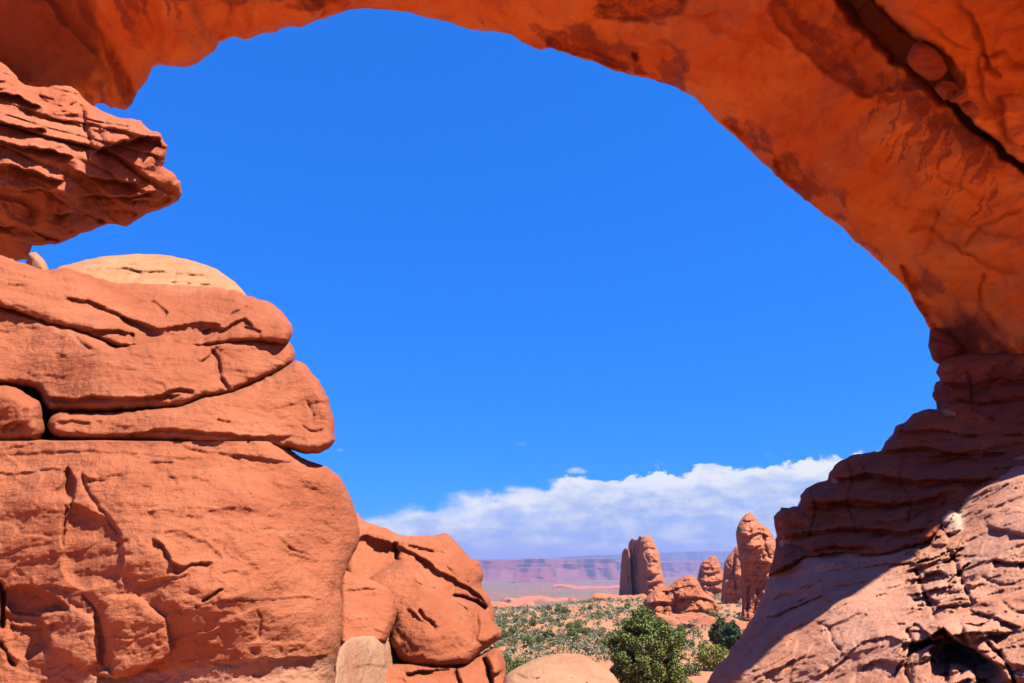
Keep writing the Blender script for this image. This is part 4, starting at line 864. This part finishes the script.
def on_ground(px, Y):
    x = (px - W / 2) / F * Y / 1.085; return np.array([x, Y, float(ground_z(x, Y))])
p = on_ground(646, 44); tree(p, 5.3, 4.5, 'bushy green juniper standing alone in front of the banded mound', 3, JUN, clumps=680, per=80, size=0.11)
p = on_ground(722, 80); tree(p, 3.2, 2.6, 'dark juniper in the shade beside the tallest tower', 5, BUSH, clumps=160, per=40, size=0.2)
p = on_ground(733, 66); tree(p, 3.6, 2.4, 'small blue green pine at the foot of the shaded slope', 7, PINE, clumps=150, per=40, size=0.16, name='pine_tree', shape=1.6)

def shrub_mesh(name, seed, mat, h, wd, clumps, per, size):
    rs = np.random.RandomState(seed); C, Rr = [], []
    for _ in range(clumps):
        d = rs.normal(size=3); d /= np.linalg.norm(d); f = rs.uniform(0.3, 1) ** 0.5
        C.append([d[0] * f * wd / 2, d[1] * f * wd / 2, h * (0.45 + 0.5 * d[2] * f)]); Rr.append(rs.uniform(0.6, 1.2) * 0.17 * wd)
    V, Fq = leaves(C, Rr, per, size, rs)
    stems = [limb([[0, 0, -0.15], [math.cos(a) * wd * 0.12, math.sin(a) * wd * 0.12, h * 0.3], [math.cos(a) * wd * 0.3, math.sin(a) * wd * 0.3, h * 0.7]], [0.03 * wd, 0.02 * wd, 0.01 * wd], 4) for a in np.arange(5) * 1.26 + seed]
    Vs, Fs = join(stems)
    return (V, Fq), (Vs, Fs)
def shrub(name, seed, mat, h, wd, clumps=40, per=18, size=0.16):
    root = bpy.data.objects.new(name, None); COL.objects.link(root); root.empty_display_size = 0.3
    (V, Fq), (Vs, Fs) = shrub_mesh(name, seed, mat, h, wd, clumps, per, size)
    make('foliage', V, Fq, mat, root, smooth=False, origin=np.zeros(3)); make('stem', Vs, Fs, bark, root, origin=np.zeros(3))
    return root
def copy_tree(o):
    c = o.copy(); COL.objects.link(c)
    for ch in o.children:
        k = ch.copy(); COL.objects.link(k); k.parent = c
    return c
def put(o, x, y, s, rz, label, cat='shrub', group=None):
    o.location = (x, y, float(ground_z(x, y)) - 0.03); o.scale = (s, s, s); o.rotation_euler = (0, 0, rz); tag(o, label, cat, group)

q = on_ground(711, 62); put(shrub('yellow_bush', 41, YEL, 2.2, 2.7, 110, 34, 0.13), q[0], q[1], 1.0, 0, 'yellow green bush in front of the dark juniper', 'bush')
q = on_ground(690, 58); put(shrub('low_bush', 42, BUSH, 1.0, 1.5, 50, 26, 0.11), q[0], q[1], 1.0, 0, 'low green bush on orange sand left of the yellow bush', 'bush')
q = on_ground(728, 56); put(shrub('low_bush', 43, SAGE, 1.1, 1.6, 50, 26, 0.11), q[0], q[1], 1.0, 0, 'grey bush on orange sand below the yellow bush', 'bush')
q = on_ground(682, 49); put(shrub('low_bush', 44, SAGE, 0.8, 1.2, 40, 26, 0.1), q[0], q[1], 1.0, 0, 'dry grey bush right of the lone juniper', 'bush')

protos = [shrub('sagebrush', 51, SAGE, 0.9, 1.5), shrub('sagebrush', 52, SAGE, 1.1, 1.7), shrub('juniper_shrub', 53, BUSH, 1.9, 2.0, 60, 22, 0.2), shrub('juniper_shrub', 54, JUN, 2.4, 2.3, 70, 22, 0.2), shrub('green_shrub', 55, BUSH, 1.2, 1.7)]
SL = ['pale grey green sagebrush among the valley scrub', 'pale grey green sagebrush among the valley scrub', 'dark green juniper shrub dotted over the valley scrub', 'dark green juniper shrub dotted over the valley scrub', 'low rounded green shrub on the valley floor']
SGp = ['sagebrush on the valley floor', 'sagebrush on the valley floor', 'juniper shrubs on the valley floor', 'juniper shrubs on the valley floor', 'green shrubs on the valley floor']
rs = np.random.RandomState(77); first = [True] * 5; cnt = 0
while cnt < 285:
    px = rs.uniform(490, 730); Yd = 1 / rs.uniform(1 / 255, 1 / (50 if px < 620 else 58))
    if 662 < px < 714 and Yd < 80: continue
    if px > 600 and rs.rand() < np.interp(px, [600, 650, 735], [0.2, 0.7, 0.85]): continue
    pt = on_ground(px, Yd)
    if perlin(np.array([[pt[0] / 14, pt[1] / 22, 0.5]]))[0] < -0.2: continue
    k = rs.choice(5, p=[0.32, 0.24, 0.12, 0.08, 0.24])
    o = protos[k] if first[k] else copy_tree(protos[k]); first[k] = False
    put(o, pt[0], pt[1], rs.uniform(0.5, 1.0) * np.interp(Yd, [60, 130, 250], [0.62, 0.85, 1.0]), rs.uniform(0, 6.28), SL[k], 'shrub', SGp[k]); cnt += 1

# scrub too far and too dense to count
def scrub(name, n, y0, y1, sz, seed, mat, pxr=(470, 790), per=14, thr=-0.2, cell=40, lf=0.45):
    rs = np.random.RandomState(seed); Yd = 1 / rs.uniform(1 / y1, 1 / y0, n); px = rs.uniform(*pxr, n)
    x = (px - W / 2) / F * Yd / 1.07; z = ground_z(x, Yd); m = perlin(np.c_[x / cell, Yd / cell, 0 * x]) > thr
    x, Yd, z = x[m], Yd[m], z[m]; s = sz * rs.uniform(0.5, 1.4, len(x))
    C = np.c_[x, Yd, z + s * 0.42]
    V, Fq = leaves(C, s * 0.55, per, 1.0, rs)
    # leaf size follows the plant
    c4 = V.reshape(-1, 4, 3); ctr = c4.mean(1, keepdims=True); V = (ctr + (c4 - ctr) * np.repeat(s, per)[:, None, None] * lf).reshape(-1, 3)
    tag(make(name, V, Fq, mat, smooth=False), kind='stuff')
scrub('scrub', 380, 240, 470, 1.35, 61, BUSH)
scrub('scrub', 700, 240, 470, 1.0, 62, SAGE)
scrub('scrub', 2600, 470, 2600, 2.6, 63, BUSH, per=8, cell=160, thr=-0.05)
scrub('dry_grass', 1900, 50, 260, 0.45, 64, SAGE, per=22, cell=18, thr=-0.25, lf=0.3, pxr=(470, 652))
scrub('scrub', 700, 75, 260, 0.75, 65, SAGE, per=26, cell=30, thr=-0.3, lf=0.3)
scrub('scrub', 260, 90, 260, 0.95, 66, BUSH, per=30, cell=30, thr=-0.3, lf=0.3)
